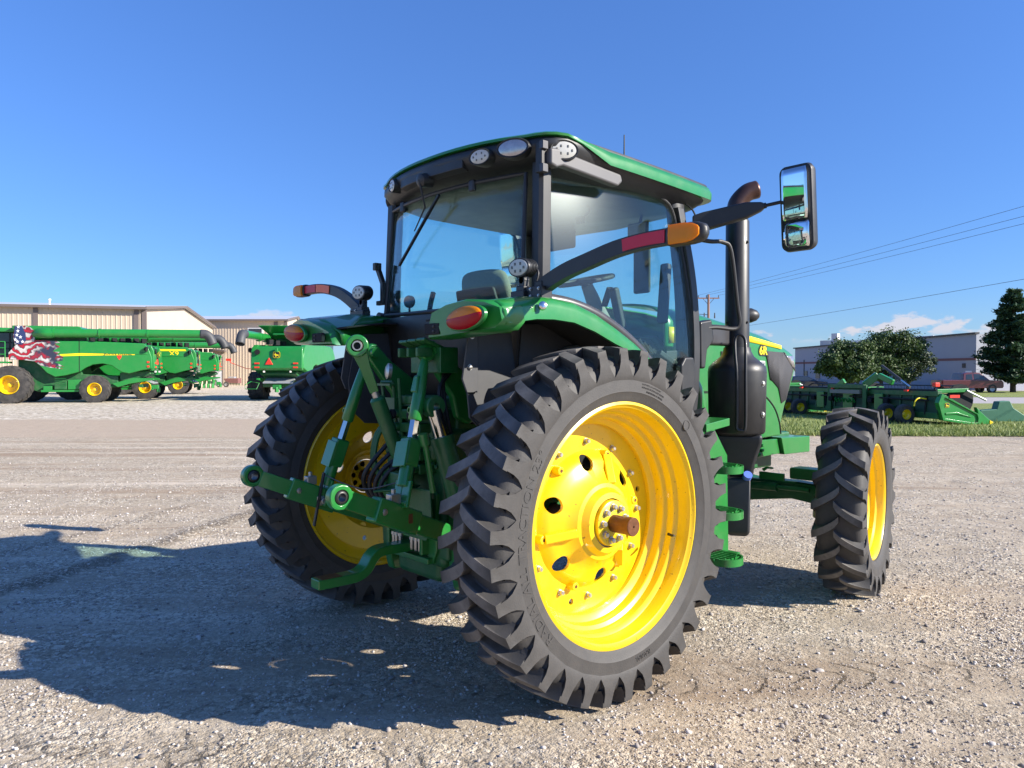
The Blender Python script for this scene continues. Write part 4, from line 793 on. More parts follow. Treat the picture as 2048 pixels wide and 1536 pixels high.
m.box((0, -.40, .60), (.44, .06, .035)); m.box((0, -.40, .90), (.40, .06, .09)); m.box((0, -.40, .73), (.36, .04, .05)); hg = m.obj('drawbar_hanger', 'green', TR, bev=.008)
for x in (-.13, -.10, -.06, .06, .10, .14): MB().bolt((x, -.425, .72), (0, 0, -1), .012, .07).obj('hanger_bolt', 'steel', hg)
m = MB(); m.loft([[(.34+a*.035, y+b, z) for a, b in ((-1, -.05), (1, -.05), (1, .05), (-1, .05))] for y, z in ((-.30, .98), (-.31, .72), (-.30, .58), (-.27, .46), (-.26, .44))], True, True); m.obj('sway_block', 'green', TR, bev=.012)
m = MB(); m.loft([[(-.34+a*.035, y+b, z) for a, b in ((-1, -.05), (1, -.05), (1, .05), (-1, .05))] for y, z in ((-.30, .98), (-.31, .72), (-.30, .58), (-.27, .46), (-.26, .44))], True, True); m.obj('sway_block', 'green', TR, bev=.012)
m = MB(); m.beam((.02, -.62, 1.0), (.20, -.50, 1.02), .16, .012); m.beam((.0, -.56, 1.05), (.22, -.56, 1.04), .012, .10); m.obj('power_take_off_shield', 'green_dk', TR, bev=.006)
# ================================================================== background: helpers
MT['green_bg'] = pbr('combine_green_paint', (.012, .215, .034), .32, coat=.4, var=.08, dust=.06, scale=2.5)
MT['green_bgd'] = pbr('chassis_green_paint', (.007, .105, .024), .5, var=.25, dust=.2, scale=4)
MT['rub_b'] = pbr('old_tyre_rubber', (.035, .033, .032), .8, var=.3, dust=.5, dustcol=(.16, .14, .12), scale=5)
MT['darkglass'] = pbr('dark_cab_glass', (.02, .03, .035), .06, coat=.5)
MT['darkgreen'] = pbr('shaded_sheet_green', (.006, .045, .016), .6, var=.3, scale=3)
MT['shellgreen'] = pbr('faded_green_shell', (.05, .17, .10), .5)
MT['smv'] = pbr('slow_vehicle_orange', (.90, .045, .02), .4)
MT['galv'] = pbr('galvanised_sheet', (.42, .43, .44), .45, metal=.4, var=.1)
FH = Vector((FW[0], FW[1], 0)).normalized(); RH = Vector((RT[0], RT[1], 0)).normalized()
def G(px, depth):                # ground point under a photo column at a given distance
    p = CAM+ray(px, 748.4)*depth; return Vector((p[0], p[1], 0))
class LF:                        # local frame: X along ux, Y along uy, Z up
    def __init__(s, o, ux, uy, k=1.): s.o = Vector(o); s.ux = Vector(ux).normalized(); s.uy = Vector(uy).normalized(); s.k = k
    def __call__(s, x, y, z): return s.o+s.ux*x*s.k+s.uy*y+Vector((0, 0, z))
def bwheel(name, parent, F, x, y, R_, w, rimr, nl, out):
    c = F(x, y, R_-.03); ax = F.uy*out; u_, v_, d_ = frame_from(ax)
    t = MB(); prof = [(-w*.5, rimr), (-w*.54, R_*.80), (-w*.48, R_*.95), (-w*.25, R_*.975), (w*.25, R_*.975), (w*.48, R_*.95), (w*.54, R_*.80), (w*.5, rimr), (w*.42, rimr*.96), (-w*.42, rimr*.96)]
    t.lathe(prof, o=c, ax=ax, seg=48, closed=True)
    for k in range(nl):
        for s in (1, -1):
            rings = []
            for q in range(5):
                f = q/4; a = s*w*(-.04+.56*f); th = 2*PI*(k+(0 if s > 0 else .5))/nl+.28*f
                rb = R_*(.94 if f < .8 else .90); e = [u_*math.cos(th+dd)+v_*math.sin(th+dd) for dd in (-.07, .07)]
                rt = R_*(1.0-.03*f*f)
                rings.append([c+d_*a+e[0]*rb, c+d_*a+e[0]*rt, c+d_*a+e[1]*rt, c+d_*a+e[1]*rb])
            t.loft(rings, True, True)
    r = MB(); r.lathe([(w*.52, rimr), (w*.54, rimr*.97), (w*.42, rimr*.90), (w*.30, rimr*.86), (.02, rimr*.80), (.0, rimr*.55), (.06, rimr*.32), (.06, rimr*.24), (w*.22, rimr*.22), (w*.24, rimr*.16), (w*.24, 0)], o=c, ax=ax, seg=40)
    wo = r.obj(name, 'yellow', parent, smooth=40, solid=.015); t.obj('tyre', 'rub_b', wo, smooth=40)
    for k in range(8): MB().bolt(c+d_*.06+(u_*math.cos(k*PI/4)+v_*math.sin(k*PI/4))*rimr*.29, d_, .02, .03).obj('wheel_bolt', 'steel', wo)
    return wo
def flag_mat():
    m, nt, b = new_mat('flag_decal_print'); L = nt.links.new
    tc = nd(nt, 'ShaderNodeTexCoord'); sp = nd(nt, 'ShaderNodeSeparateXYZ'); L(tc.outputs['UV'], sp.inputs[0])
    n = nd(nt, 'ShaderNodeTexNoise', ins={'Scale': 1.1, 'Detail': 3.}); L(tc.outputs['UV'], n.inputs['Vector'])
    w = nd(nt, 'ShaderNodeMath', operation='MULTIPLY_ADD', ins={1: 1.5}); L(n.outputs['Fac'], w.inputs[0]); L(sp.outputs[1], w.inputs[2])
    f = nd(nt, 'ShaderNodeMath', operation='MULTIPLY', ins={1: 2.6}); L(w.outputs[0], f.inputs[0])
    fr = nd(nt, 'ShaderNodeMath', operation='FRACT'); L(f.outputs[0], fr.inputs[0])
    cr = nd(nt, 'ShaderNodeValToRGB'); L(fr.outputs[0], cr.inputs[0]); el = cr.color_ramp.elements
    el[0].color = (.36, .33, .31, 1); el[1].color = (.14, .012, .02, 1); el[1].position = .97
    for p, c in ((.30, (.60, .56, .53, 1)), (.42, (.22, .19, .19, 1)), (.47, (.045, .03, .035, 1)), (.55, (.30, .010, .022, 1)), (.80, (.42, .015, .03, 1))): e = el.new(p); e.color = c
    dk = nd(nt, 'ShaderNodeMapRange', ins={'From Min': 1.35, 'From Max': 2.7, 'To Min': 0, 'To Max': 1}); L(sp.outputs[0], dk.inputs['Value'])
    n2 = nd(nt, 'ShaderNodeTexNoise', ins={'Scale': 1.9, 'Detail': 4.}); L(tc.outputs['UV'], n2.inputs['Vector'])
    dm = nd(nt, 'ShaderNodeMath', operation='MULTIPLY_ADD', ins={1: 1.9, 2: -.78}); L(n2.outputs['Fac'], dm.inputs[0])
    da = nd(nt, 'ShaderNodeMath', operation='MULTIPLY', use_clamp=True); L(dm.outputs[0], da.inputs[0]); L(dk.outputs[0], da.inputs[1])
    d3 = nd(nt, 'ShaderNodeMath', operation='MULTIPLY', use_clamp=True, ins={1: 3.5}); L(da.outputs[0], d3.inputs[0])
    mx = nd(nt, 'ShaderNodeMix', data_type='RGBA'); L(d3.outputs[0], mx.inputs[0]); L(cr.outputs[0], mx.inputs[6]); mx.inputs[7].default_value = (.03, .035, .06, 1)
    L(mx.outputs[2], b.inputs['Base Color']); b.inputs['Roughness'].default_value = .35; return m
MT['flag'] = flag_mat(); MT['navy'] = pbr('navy_decal', (.025, .04, .12), .4)
def combine(F, label, text=None, number=None, flag=False, tank=False, arm=False, aug=11.9, rear=(.12, .81, .58), group='combine harvesters parked on the gravel'):
    """X 0..8.8 from the cab to the rear, Y 0 = its left side .. 3.2, Z up"""
    S = 35.35
    T = thing('combine_harvester', label, 'combine', F.o, 0, group); T.location = (0, 0, 0)
    def A(px, py): return px/S, (806.5-py)/S
    def slab(pts, y0, y1, name, mat, parent=T, bev=.05):
        m = MB(); P = [A(*p) for p in pts]; m.loft([[F(x, y0, z) for x, z in P], [F(x, y1, z) for x, z in P]], True, True); return m.obj(name, mat, parent, bev=bev, seg=3)
    side = [(16, 720), (22, 704), (40, 688), (66, 681), (158, 681), (292, 685), (302, 692), (310, 714), (311, 736), (286, 741), (262, 747), (248, 745), (238, 740), (225, 731), (206, 727), (186, 729), (170, 736), (160, 743), (130, 751), (108, 754), (92, 746), (80, 734), (68, 724), (48, 719)]
    for y0, y1 in ((0, .30), (2.9, 3.2)): body = slab(side, y0, y1, 'side_panel', 'green_bg')
    slab([(150, 684), (296, 688), (308, 715), (309, 738), (258, 744), (200, 722), (150, 730)], .25, 2.95, 'engine_hood', 'green_bg')
    slab([(30, 690), (160, 690), (160, 748), (235, 752), (235, 775), (70, 784), (30, 770)], .45, 2.75, 'body_core', 'green_bgd')
    m = MB(); P = [A(*p) for p in ((157.2, 681), (158.8, 681), (158.8, 743), (157.2, 743))]; m.loft([[F(x, -.004, z) for x, z in P], [F(x, .01, z) for x, z in P]], True, True); m.obj('panel_seam', 'liner', body)
    # crease along the panel
    slab([(158, 701), (300, 704), (300, 708), (158, 706)], -.02, .02, 'panel_crease', 'green_bg', body, .03)
    # grain tank
    slab([(68, 661), (160, 661), (168, 668), (168, 690), (68, 690)], .35, 2.85, 'grain_tank', 'green_bgd')
    gt = slab([(24, 652), (158, 652), (168, 659), (165, 662), (70, 662), (62, 668), (24, 660)], .0, 3.2, 'tank_rim', 'green_bg')
    slab([(170, 655), (228, 657), (228, 661), (170, 661)], .6, 2.6, 'tank_cover', 'green_bg')
    if tank:
        m = MB(); lo = [F(1.9, .25, 3.95), F(5.0, .25, 3.95), F(5.0, 2.95, 3.95), F(1.9, 2.95, 3.95)]; hi = [F(1.4, -.75, 4.75), F(5.7, -.55, 4.75), F(5.7, 3.75, 4.72), F(1.4, 3.95, 4.72)]
        m.loft([lo, hi], True, False); te = m.obj('tank_extension', 'green_bg', T, smooth=0, solid=.05)
        m = MB(); m.tube([F(5.65, 1.3, 4.55), F(5.75, 1.3, 4.50), F(5.75, 1.9, 4.50), F(5.65, 1.9, 4.55)], .03, 6); m.obj('tank_handle', 'green_bg', te)
    # unloading auger folded back
    y = -.12
    m = MB(); m.tube([F(2.35, y, 3.95), F(aug*.5, y, 3.99), F(aug, y, 4.03)], .245, 26); au = m.obj('unloading_auger', 'green_bg', T)
    m = MB(); m.tube(smoothpath([F(1.9, .6, 3.6), F(2.0, .2, 3.9), F(2.5, y, 3.95), F(3.0, y, 3.95)], 5), .29, 22); m.obj('auger_elbow', 'green_bg', au)
    for x in (3.05, 5.7, aug*.72):
        m = MB(); m.tube([F(x-.05, y, 3.975), F(x+.05, y, 3.975)], .285, 26); m.obj('auger_collar', 'green_bg', au)
    m = MB(); m.tube(smoothpath([F(aug-.1, y, 4.03), F(aug+.25, y, 4.0), F(aug+.5, y, 3.78), F(aug+.68, y, 3.40)], 5), [.27]*16, 20, caps=False); m.obj('auger_spout', 'shield', au, smooth=60, solid=.02)
    for k in range(9):
        x = 4.6+k*.44; m = MB(); m.box(F(x, .6+.2*(k % 3), 3.62), (.25, .25, .28)); m.obj('engine_fitting', 'liner', T)
    # cab
    cm = MB(); cm.loft([[F(x, y_, z) for x, z in ((-1.2, 2.6), (.85, 2.6), (.95, 4.0), (-1.35, 4.0))] for y_ in (.55, 2.65)], True, True); cb = cm.obj('cab', 'darkglass', T, bev=.05)
    cm = MB(); cm.loft([[F(x, y_, z) for x, z in ((-1.6, 4.0), (1.1, 4.0), (1.0, 4.25), (-1.5, 4.28))] for y_ in (.40, 2.8)], True, True); cm.obj('cab_roof', 'green_bg', cb, bev=.08, seg=3)
    for x in (-1.22, .35, .9): 
        m = MB(); m.beam(F(x, .54, 2.6), F(x+.03, .54, 4.0), .07, .07); m.obj('cab_post', 'blackpaint', cb)
    m = MB(); m.box((0, 0, 0), (.1, .1, .1)); 
    m = MB()
    for z in (2.75, 3.1, 3.45): m.tube([F(-1.4, -.2, z), F(.35, -.2, z)], .03, 6)
    for x in (-1.4, -.55, .35): m.tube([F(x, -.2, 2.3), F(x, -.2, 3.45)], .03, 6)
    m.loft([[F(x, yy_, z) for x, z in ((-1.5, 2.25), (.5, 2.25), (.5, 2.35), (-1.5, 2.35))] for yy_ in (-.25, .6)], True, True); m.obj('platform_rail', 'green_bg', T)
    # chassis boxes and grilles
    slab([(84, 772), (102, 772), (102, 780), (84, 782)], .05, .4, 'chassis_box', 'green_bg', T, .02)
    v = slab([(107, 768), (132, 762), (132, 779), (107, 779)], .02, .3, 'grille_box', 'green_bgd', T, .02); slab([(134, 760), (160, 759), (160, 779), (134, 779)], .02, .3, 'grille_box', 'green_bg', T, .02)
    m = MB()
    for k in range(5): m.loft([[F(x, y_, 1.0+k*.10) for x in (3.05, 3.7)]+[F(x, y_, 1.015+k*.10) for x in (3.7, 3.05)] for y_ in (-.01, .03)], True, True)
    m.obj('grille_bars', 'green_bg', v)
    slab([(80, 780), (160, 780), (160, 784), (80, 784)], .0, .3, 'lower_rail', 'green_bg', T, .01)
    # tail: spreader, deck, tow frame
    slab([(238, 745), (300, 741), (306, 748), (262, 762), (238, 762)], .5, 2.7, 'straw_hood', 'green_bgd')
    slab([(222, 768), (268, 756), (310, 757), (314, 760), (260, 768), (235, 775)], .35, .5, 'tail_bracket', 'green_bg', T, .02); slab([(222, 768), (268, 756), (310, 757), (314, 760), (260, 768), (235, 775)], 2.7, 2.85, 'tail_bracket', 'green_bg', T, .02)
    m = MB(); m.loft([[F(x, y_, z) for x, z in ((7.9, 1.45), (8.75, 1.15), (8.75, 1.08), (7.9, 1.35))] for y_ in (.7, 2.5)], True, True); m.obj('rear_deck', 'galv', T, bev=.01)
    m = MB(); m.loft([[F(x, y_, z) for x, z in ((8.55, .75), (8.95, .75), (8.95, 1.0), (8.55, 1.0))] for y_ in (1.35, 1.8)], True, True); m.box(F(8.9, 1.6, .7), (.2, .2, .3)); m.obj('tow_hitch', 'green_bg', T, bev=.03)
    m = MB(); m.tube([F(8.6, -.05, 1.2), F(8.8, -.35, 1.0), F(8.8, -.35, .75), F(8.8, .35, .75), F(8.6, .45, 1.1), F(8.6, -.05, 1.2)], .025, 6); m.obj('step_loop', 'green_bg', T)
    m = MB(); m.beam(F(8.0, .5, .95), F(8.0, 2.7, .95), .2, .2); m.obj('rear_axle', 'green_bgd', T, bev=.02)
    # rear panel with lamps and marks
    rp_ = slab([(309, 690), (314, 700), (316, 736), (311, 741), (305, 738), (305, 690)], .05, 3.15, 'rear_panel', 'green_bg')
    ex = 316/S
    MB().tube([F(ex-.03, .45, 2.98), F(ex+.04, .45, 2.98)], .16, 20).obj('exhaust_outlet', 'liner', rp_)
    for y_ in (.42, 2.75):
        for z in (2.30, 2.06): m = MB(); m.loft([[F(x, y_+a, z+b) for a, b in ((-.14, -.045), (.14, -.045), (.14, .045), (-.14, .045))] for x in (ex-.02, ex+.035)], True, True); m.obj('rear_light', 'smv', rp_)
    m = MB(); m.loft([[F(x, 1.15+a, 2.42+b) for a, b in ((-.24, -.20), (.24, -.20), (.0, .22))] for x in (ex-.03, ex+.03)], True, True); m.obj('slow_vehicle_sign', 'smv', rp_, bev=.02)
    m = MB(); m.loft([[F(x, 1.62+a, 3.1+b) for a, b in ((-.10, -.14), (.10, -.14), (.07, .14), (-.07, .14))] for x in (ex-.05, ex+.08)], True, True); m.obj('panel_latch', 'green_bg', rp_, bev=.03)
    emblem(rp_, F(ex+.03, 1.62, 2.82), F.uy, (0, 0, 1), .42)
    for y_ in (.8, 2.4): m = MB(); m.box(F(8.85, y_, 1.80), (.12, .12, .1)); m.obj('hood_bracket', 'steel', rp_)
    for z, x in ((2.35, 8.55), (2.1, 8.55)): m = MB(); m.loft([[F(x+a, y_, z+b) for a, b in ((-.07, -.05), (.07, -.05), (.07, .05), (-.07, .05))] for y_ in (-.03, .05)], True, True); m.obj('side_light', 'smv', body)
    m = MB(); m.tube([F(8.35, -.08, 3.12), F(8.5, -.12, 3.10)], [.10, .16], 14); m.obj('side_vent', 'liner', body)
    # stripe and words
    if flag or text:
        x0 = 118 if flag else 150
        m = MB(); P = [A(*p) for p in ((x0, 708.5), (x0+3, 712.5), (x0+42, 711), (274, 709), (274, 704), (x0+40, 706))]; m.loft([[F(x, -.008, z) for x, z in P], [F(x, .02, z) for x, z in P]], True, True); st = m.obj('yellow_stripe', 'decal', body)
        if text: text_obj('stripe_lettering', text, .17, F(238/S, -.012, (806.5-707)/S), F.ux, (0, 0, 1), 'blackpaint', st, .002, .003, 1.5)
        m = MB(); P = [A(*p) for p in ((236, 710), (246, 710), (245.5, 713.5), (241, 719.5), (236.5, 713.5))]; m.loft([[F(x, -.012, z) for x, z in P], [F(x, .0, z) for x, z in P]], True, True); m.obj('warning_badge', 'smv', body)
    if number:
        m = MB(); P = [A(*p) for p in ((150, 690), (288, 690), (290, 694), (150, 695))]; m.loft([[F(x, -.008, z) for x, z in P], [F(x, .02, z) for x, z in P]], True, True); m.obj('yellow_stripe', 'decal', body)
        text_obj('side_lettering', number, .42, F(7.35, -.008, 3.0), F.ux, (0, 0, 1), 'decal', body, .003, .006, 1.2)
    if flag:
        out = [(17, 719), (17, 706), (30, 692), (44, 682), (62, 681), (88, 681), (112, 682), (120, 685), (108, 688), (119, 693), (108, 700), (104, 703), (120, 704), (112, 708), (126, 713), (124, 721), (108, 724), (127, 733), (110, 732), (125, 738), (98, 735), (80, 731), (68, 723), (46, 720)]
        m = MB(); P = [A(*p) for p in out]; m.loft([[F(x, -.008, z) for x, z in P], [F(x, -.002, z) for x, z in P]], True, True); fl = m.obj('flag_decal', 'flag', body, smooth=0)
        up = [(30, 653), (46, 652), (60, 655), (68, 662), (69, 681), (44, 682), (30, 690), (27, 672)]
        m = MB(); P = [A(*p) for p in up]; m.loft([[F(x, -.03, z) for x, z in P], [F(x, .25, z) for x, z in P]], True, True); f2 = m.obj('flag_decal', 'flag', body, smooth=0)
        for o in (fl, f2):
            uv = o.data.uv_layers.new(name='UVMap')
            for lp in o.data.loops: co = o.data.vertices[lp.vertex_index].co-F.o; uv.data[lp.index].uv = (co.dot(F.ux)/F.k, co.z)
        ca = [(30, 654), (44, 653), (51, 668), (52, 682), (44, 690), (31, 688), (28, 672)]
        m = MB(); P = [A(*p) for p in ca]; m.loft([[F(x, -.04, z) for x, z in P], [F(x, -.031, z) for x, z in P]], True, True); cn = m.obj('flag_canton', 'navy', f2)
        for px_, py_ in ((37, 655), (36, 663), (34, 671), (41, 675), (35, 684), (45, 684), (31, 680)):
            cx, cz = A(px_, py_); m = MB(); P = [(cx+(.11 if k % 2 == 0 else .045)*math.sin(PI*k/5), cz+(.11 if k % 2 == 0 else .045)*math.cos(PI*k/5)) for k in range(10)]
            m.loft([[F(x, -.046, z) for x, z in P], [F(x, -.0405, z) for x, z in P]], True, True); m.obj('flag_star', 'white', cn, smooth=0)
    if arm:
        m = MB(); m.tube([F(8.4, .1, 1.95), F(8.5, -.4, 2.0), F(8.6, -1.3, 2.35)], .02, 6); m.loft([[F(8.6+a, -1.38+b, 2.45+c) for a, b, c in ((-.03, -.18, 0), (-.03, .12, 0), (-.03, .12, .14), (-.03, -.18, .14))], [F(8.63+a, -1.38+b, 2.45+c) for a, b, c in ((0, -.18, 0), (0, .12, 0), (0, .12, .14), (0, -.18, .14))]], True, True); m.tube([F(8.6, -1.3, 2.35), F(8.6, -1.32, 2.5)], .03, 6); m.obj('marker_arm', 'smv', T)
        m = MB(); m.tube([F(8.2, -.2, .5), F(8.2, -.15, 2.2), F(8.2, .02, 2.9)], .02, 6); m.obj('lamp_cable', 'liner', T)
    for x, y_, R_, w, rr, out in ((.62, -.05, 1.08, .85, .52, -1), (.62, 3.25, 1.08, .85, .52, 1), (5.37, rear[0], rear[1], rear[2], rear[1]*.457, -1), (5.37, 3.2-rear[0], rear[1], rear[2], rear[1]*.457, 1)): bwheel('wheel', T, F, x, y_, R_, w, rr, 18 if R_ > 1 else 16, out)
    return T
RA = (RH*math.cos(R(17))+FH*math.sin(R(17))); FA = (FH*math.cos(R(17))-RH*math.sin(R(17)))
combine(LF(G(0, 42.6), RA, FA, .88), 'nearest combine, with a waving flag decal on its side and yellow wheels', text='JOHN DEERE', flag=True)
combine(LF(G(128, 48.9), RA, FA, .88), 'second combine in the row, lettered X9, half hidden behind the flag combine', number='X9', aug=10.3)
combine(LF(G(227, 60.9), RA, FA, .88), 'farthest combine of the row, only its tail shows before the tan building', aug=9.6)
cF = G(500, 46.2)
combine(LF(cF+FH*8.93, -FH, RH), 'combine seen from straight behind, with open grain tank and red triangle', tank=True, arm=True, aug=9.6, rear=(-.62, .93, .95))
# ================================================================== buildings
def corrugated(name, col, rib=.42, rough=.55):
    m, nt, b = new_mat(name); L = nt.links.new; tc = nd(nt, 'ShaderNodeTexCoord'); n = nd(nt, 'ShaderNodeTexNoise', ins={'Scale': .6, 'Detail': 5.}); L(tc.outputs['Object'], n.inputs['Vector'])
    mx = nd(nt, 'ShaderNodeMix', data_type='RGBA'); L(n.outputs['Fac'], mx.inputs[0]); mx.inputs[6].default_value = c4([c*.9 for c in col]); mx.inputs[7].default_value = c4([min(1, c*1.08) for c in col]); L(mx.outputs[2], b.inputs['Base Color']); b.inputs['Roughness'].default_value = rough; return m
MT['tan'] = corrugated('tan_metal_siding', (.56, .455, .335)); MT['cream'] = corrugated('cream_metal_siding', (.56, .46, .35)); MT['brown'] = pbr('brown_trim', (.15, .12, .108), .5); MT['roofmetal'] = pbr('white_metal_roof', (.55, .57, .60), .4, metal=.2)
MT['graywall'] = pbr('gray_block_wall', (.36, .36, .38), .85, var=.06, scale=1.2, bump=.2, bscale=12); MT['lightwall'] = pbr('light_gray_wall', (.52, .52, .54), .8, var=.05); MT['redband'] = pbr('dull_red_band', (.20, .085, .075), .7); MT['window'] = pbr('dark_window_glass', (.03, .04, .05), .1, coat=.4)
def gable(name, label, C, W0, V1, eave, ridge, group, long_mat='tan', end_mat='cream', ribs=True):
    """C near corner; W0 vector along the long wall; V1 vector across the gable end"""
    T = thing(name, label, 'building', (0, 0, 0), 0, group)
    C = Vector(C); W = Vector(W0); V = Vector(V1); Z = Vector((0, 0, 1)); wd = W.normalized(); vd = V.normalized()
    m = MB(); n = int(W.length/.42)
    ring0 = []; nrm = -vd
    for k in range(n+1):
        p = C+wd*(W.length*k/n)
        for a, d in (((0, 0), (.22, 0), (.25, .035), (.31, .035), (.34, 0)) if ribs else ((0, 0),)): ring0.append(p+wd*a*1.0+nrm*d)
    m.loft([ring0, [p+Z*eave for p in ring0]], False, False); wl = m.obj('long_wall', long_mat, T, smooth=0)
    far = C+V; m = MB(); pts = [C, C+V, C+V+Z*eave, C+V*.5+Z*ridge, C+Z*eave]; m.prism(pts, W.normalized()*.3); m.obj('end_wall', end_mat, T, smooth=0)
    m = MB(); m.prism([p+W-wd*.3 for p in pts], wd*.3); m.obj('end_wall', end_mat, T, smooth=0)
    m = MB(); m.prism([C+V, C+V+W, C+V+W+Z*eave, C+V+Z*eave], vd*.2); m.obj('back_wall', long_mat, T, smooth=0)
    m = MB(); ov = wd*.35
    m.loft([[C-vd*.5+Z*(eave-.05)-ov, C+V*.5+Z*(ridge+.15)-ov, C+V+vd*.5+Z*(eave-.05)-ov, C+V+vd*.5+Z*(eave+.12)-ov, C+V*.5+Z*(ridge+.35)-ov, C-vd*.5+Z*(eave+.12)-ov]]+[[q+W+ov*2 for q in [C-vd*.5+Z*(eave-.05)-ov, C+V*.5+Z*(ridge+.15)-ov, C+V+vd*.5+Z*(eave-.05)-ov, C+V+vd*.5+Z*(eave+.12)-ov, C+V*.5+Z*(ridge+.35)-ov, C-vd*.5+Z*(eave+.12)-ov]]], True, True); m.obj('roof', 'roofmetal', T, smooth=0)
    m = MB(); m.loft([[C-vd*.62+Z*z-ov*1.2 for z in (eave-.16, eave+.08)]+[C-vd*.5+Z*z-ov*1.2 for z in (eave+.08, eave-.16)], [C+W-vd*.62+Z*z for z in (eave-.16, eave+.08)]+[C+W-vd*.5+Z*z for z in (eave+.08, eave-.16)]], True, True); m.obj('gutter', 'brown', T, smooth=0)
    m = MB(); m.loft([[C-wd*.30+Z*eave*f-vd*(.1), C+wd*.1+Z*eave*f-vd*.1, C+wd*.1+Z*eave*f+vd*.15, C-wd*.30+Z*eave*f+vd*.15] for f in (0, 1)], True, True); m.obj('corner_trim', 'brown', T, smooth=0)
    e0 = C+Z*eave-wd*.36; 
    for a, b in ((C-vd*.5+Z*eave, C+V*.5+Z*(ridge+.2)), (C+V*.5+Z*(ridge+.2), C+V+vd*.5+Z*eave)):
        m = MB(); m.beam(a-wd*.40, b-wd*.40, .10, .26); m.obj('gable_trim', 'brown', T, smooth=0)
    return T, wl, wd, vd
def wallpanel(T, C, wd, nd_, a0, a1, z0, z1, d, name, mat):
    m = MB(); m.loft([[C+wd*a+nd_*q+Vector((0, 0, z)) for a, z in ((a0, z0), (a1, z0), (a1, z1), (a0, z1))] for q in (.0, d)], True, True); return m.obj(name, mat, T, smooth=0)
C1 = G(287, 75); W1 = (G(-60, 71.2)-C1).normalized()*62; V1 = G(425, 106)-C1
T1, wl, wd, vd = gable('metal_building', 'long tan metal building with a cream gable end, behind the flag combine', C1, W1, V1, 8.1, 9.35, None)
for a in (.6, 9.3, 18.0, 26.7): wallpanel(T1, C1, wd, -vd, a-.2, a+.2, 0, 7.9, .12, 'downspout_panel', 'brown')
m = MB(); p = C1+wd*8.6+Vector((0, 0, 8.0)); m.tube([p+vd*1.2, p+vd*1.2+Vector((0, 0, .75))], .09, 10); m.tube([p+vd*1.2+Vector((0, 0, .75)), p+vd*1.2+Vector((0, 0, .9))], .13, 10); m.obj('roof_vent', 'white', T1)
C2 = G(571, 112); W2 = (G(380, 112)-C2).normalized()*30; V2 = V1.normalized()*30
T2, wl, wd, vd = gable('metal_building', 'lower tan metal building with a white door, behind the rear facing combine', C2, W2, V2, 9.55, 10.9, None)
def w2(px): return (G(px, 112)-C2).dot(wd)
def z2(py): return 1.644+(748.4-py)*112/1534
wallpanel(T2, C2, wd, -vd, w2(556), w2(548), 0, 9.3, .12, 'downspout_panel', 'brown')
w_ = wallpanel(T2, C2, wd, -vd, w2(527), w2(496), z2(668.5), z2(656), .14, 'window_frame', 'white'); wallpanel(w_, C2, wd, -vd, w2(524), w2(498), z2(667), z2(657.5), .18, 'pane', 'window')
d_ = wallpanel(T2, C2, wd, -vd, w2(452), w2(428), 0, z2(707), .10, 'door_surround', 'cream'); wallpanel(d_, C2, wd, -vd, w2(444.5), w2(432), 0, z2(713), .2, 'door', 'white'); wallpanel(d_, C2, wd, -vd, w2(446), w2(444.5), 0, z2(713), .22, 'door_frame', 'brown')
m = MB(); m.loft([[C2+wd*w2(x)-vd*(.1+q)+Vector((0, 0, z)) for x, z in ((453, z2(704)), (425, z2(701)), (425, z2(698)), (453, z2(701)))] for q in (0, 1.4)], True, True); m.obj('awning', 'brown', d_, smooth=0)
# right-hand building
CR = G(1590, 106); CE = G(1952, 77); WR = CE-CR; wr = WR.normalized(); nr = Vector((-wr.y, wr.x, 0)); nr = nr if nr.dot(Vector(CAM)-CR) > 0 else -nr
TB = thing('warehouse', 'gray flat roofed warehouse with a dull red band, behind the trees', 'building')
m = MB(); m.loft([[CR+nr*-q+Vector((0, 0, z))+wr*x for x, z in ((0, 0), (WR.length, 0), (WR.length, 5.7), (0, 5.15))] for q in (0, 26)], True, True); m.obj('wall', 'graywall', TB, smooth=0)
m = MB(); m.loft([[CR+wr*a+nr*q+Vector((0, 0, z)) for a, z in ((-.1, 5.15), (WR.length+.1, 5.7), (WR.length+.1, 5.86), (-.1, 5.31))] for q in (-.3, .25)], True, True); m.obj('roof_edge', 'blackpaint', TB, smooth=0); wallpanel(TB, CR, wr, nr, .0, WR.length, 3.05, 3.30, .05, 'red_band', 'redband')
m = MB(); e2 = (G(2200, 77)-CE); m.loft([[CE+Vector((0, 0, z))+e2*f for f, z in ((0, 0), (1, 0), (1, 5.7), (0, 5.7))], [CE+nr*-20+Vector((0, 0, z))+e2*f for f, z in ((0, 0), (1, 0), (1, 5.7), (0, 5.7))]], True, True); m.obj('side_wing', 'lightwall', TB, smooth=0)
pb = CR-nr*6+wr*2; m = MB(); m.loft([[pb+wr*a-nr*q+Vector((0, 0, z)) for a, z in ((-1, 5.1), (16, 5.1), (16, 6.2), (-1, 6.2))] for q in (0, 8)], True, True); pr = m.obj('parapet', 'white', TB, smooth=0)
m = MB(); p = G(1671, 102); m.box(p+Vector((0, 0, 6.2)), (.8, .8, 1.7)); m.obj('chimney', 'lightwall', TB, smooth=0); m = MB(); m.box(G(1656, 103)+Vector((0, 0, 5.7)), (1.5, 1.5, .9)); m.obj('roof_unit', 'galv', TB, smooth=0)
def wr_at(px): 
    o = Vector(CAM); d = Vector(ray(px, 748)); d.z = 0; A_ = np.array([[wr.x, -d.x], [wr.y, -d.y]]); b_ = np.array([o.x-CR.x, o.y-CR.y]); s_ = np.linalg.solve(A_, b_); return float(s_[0])
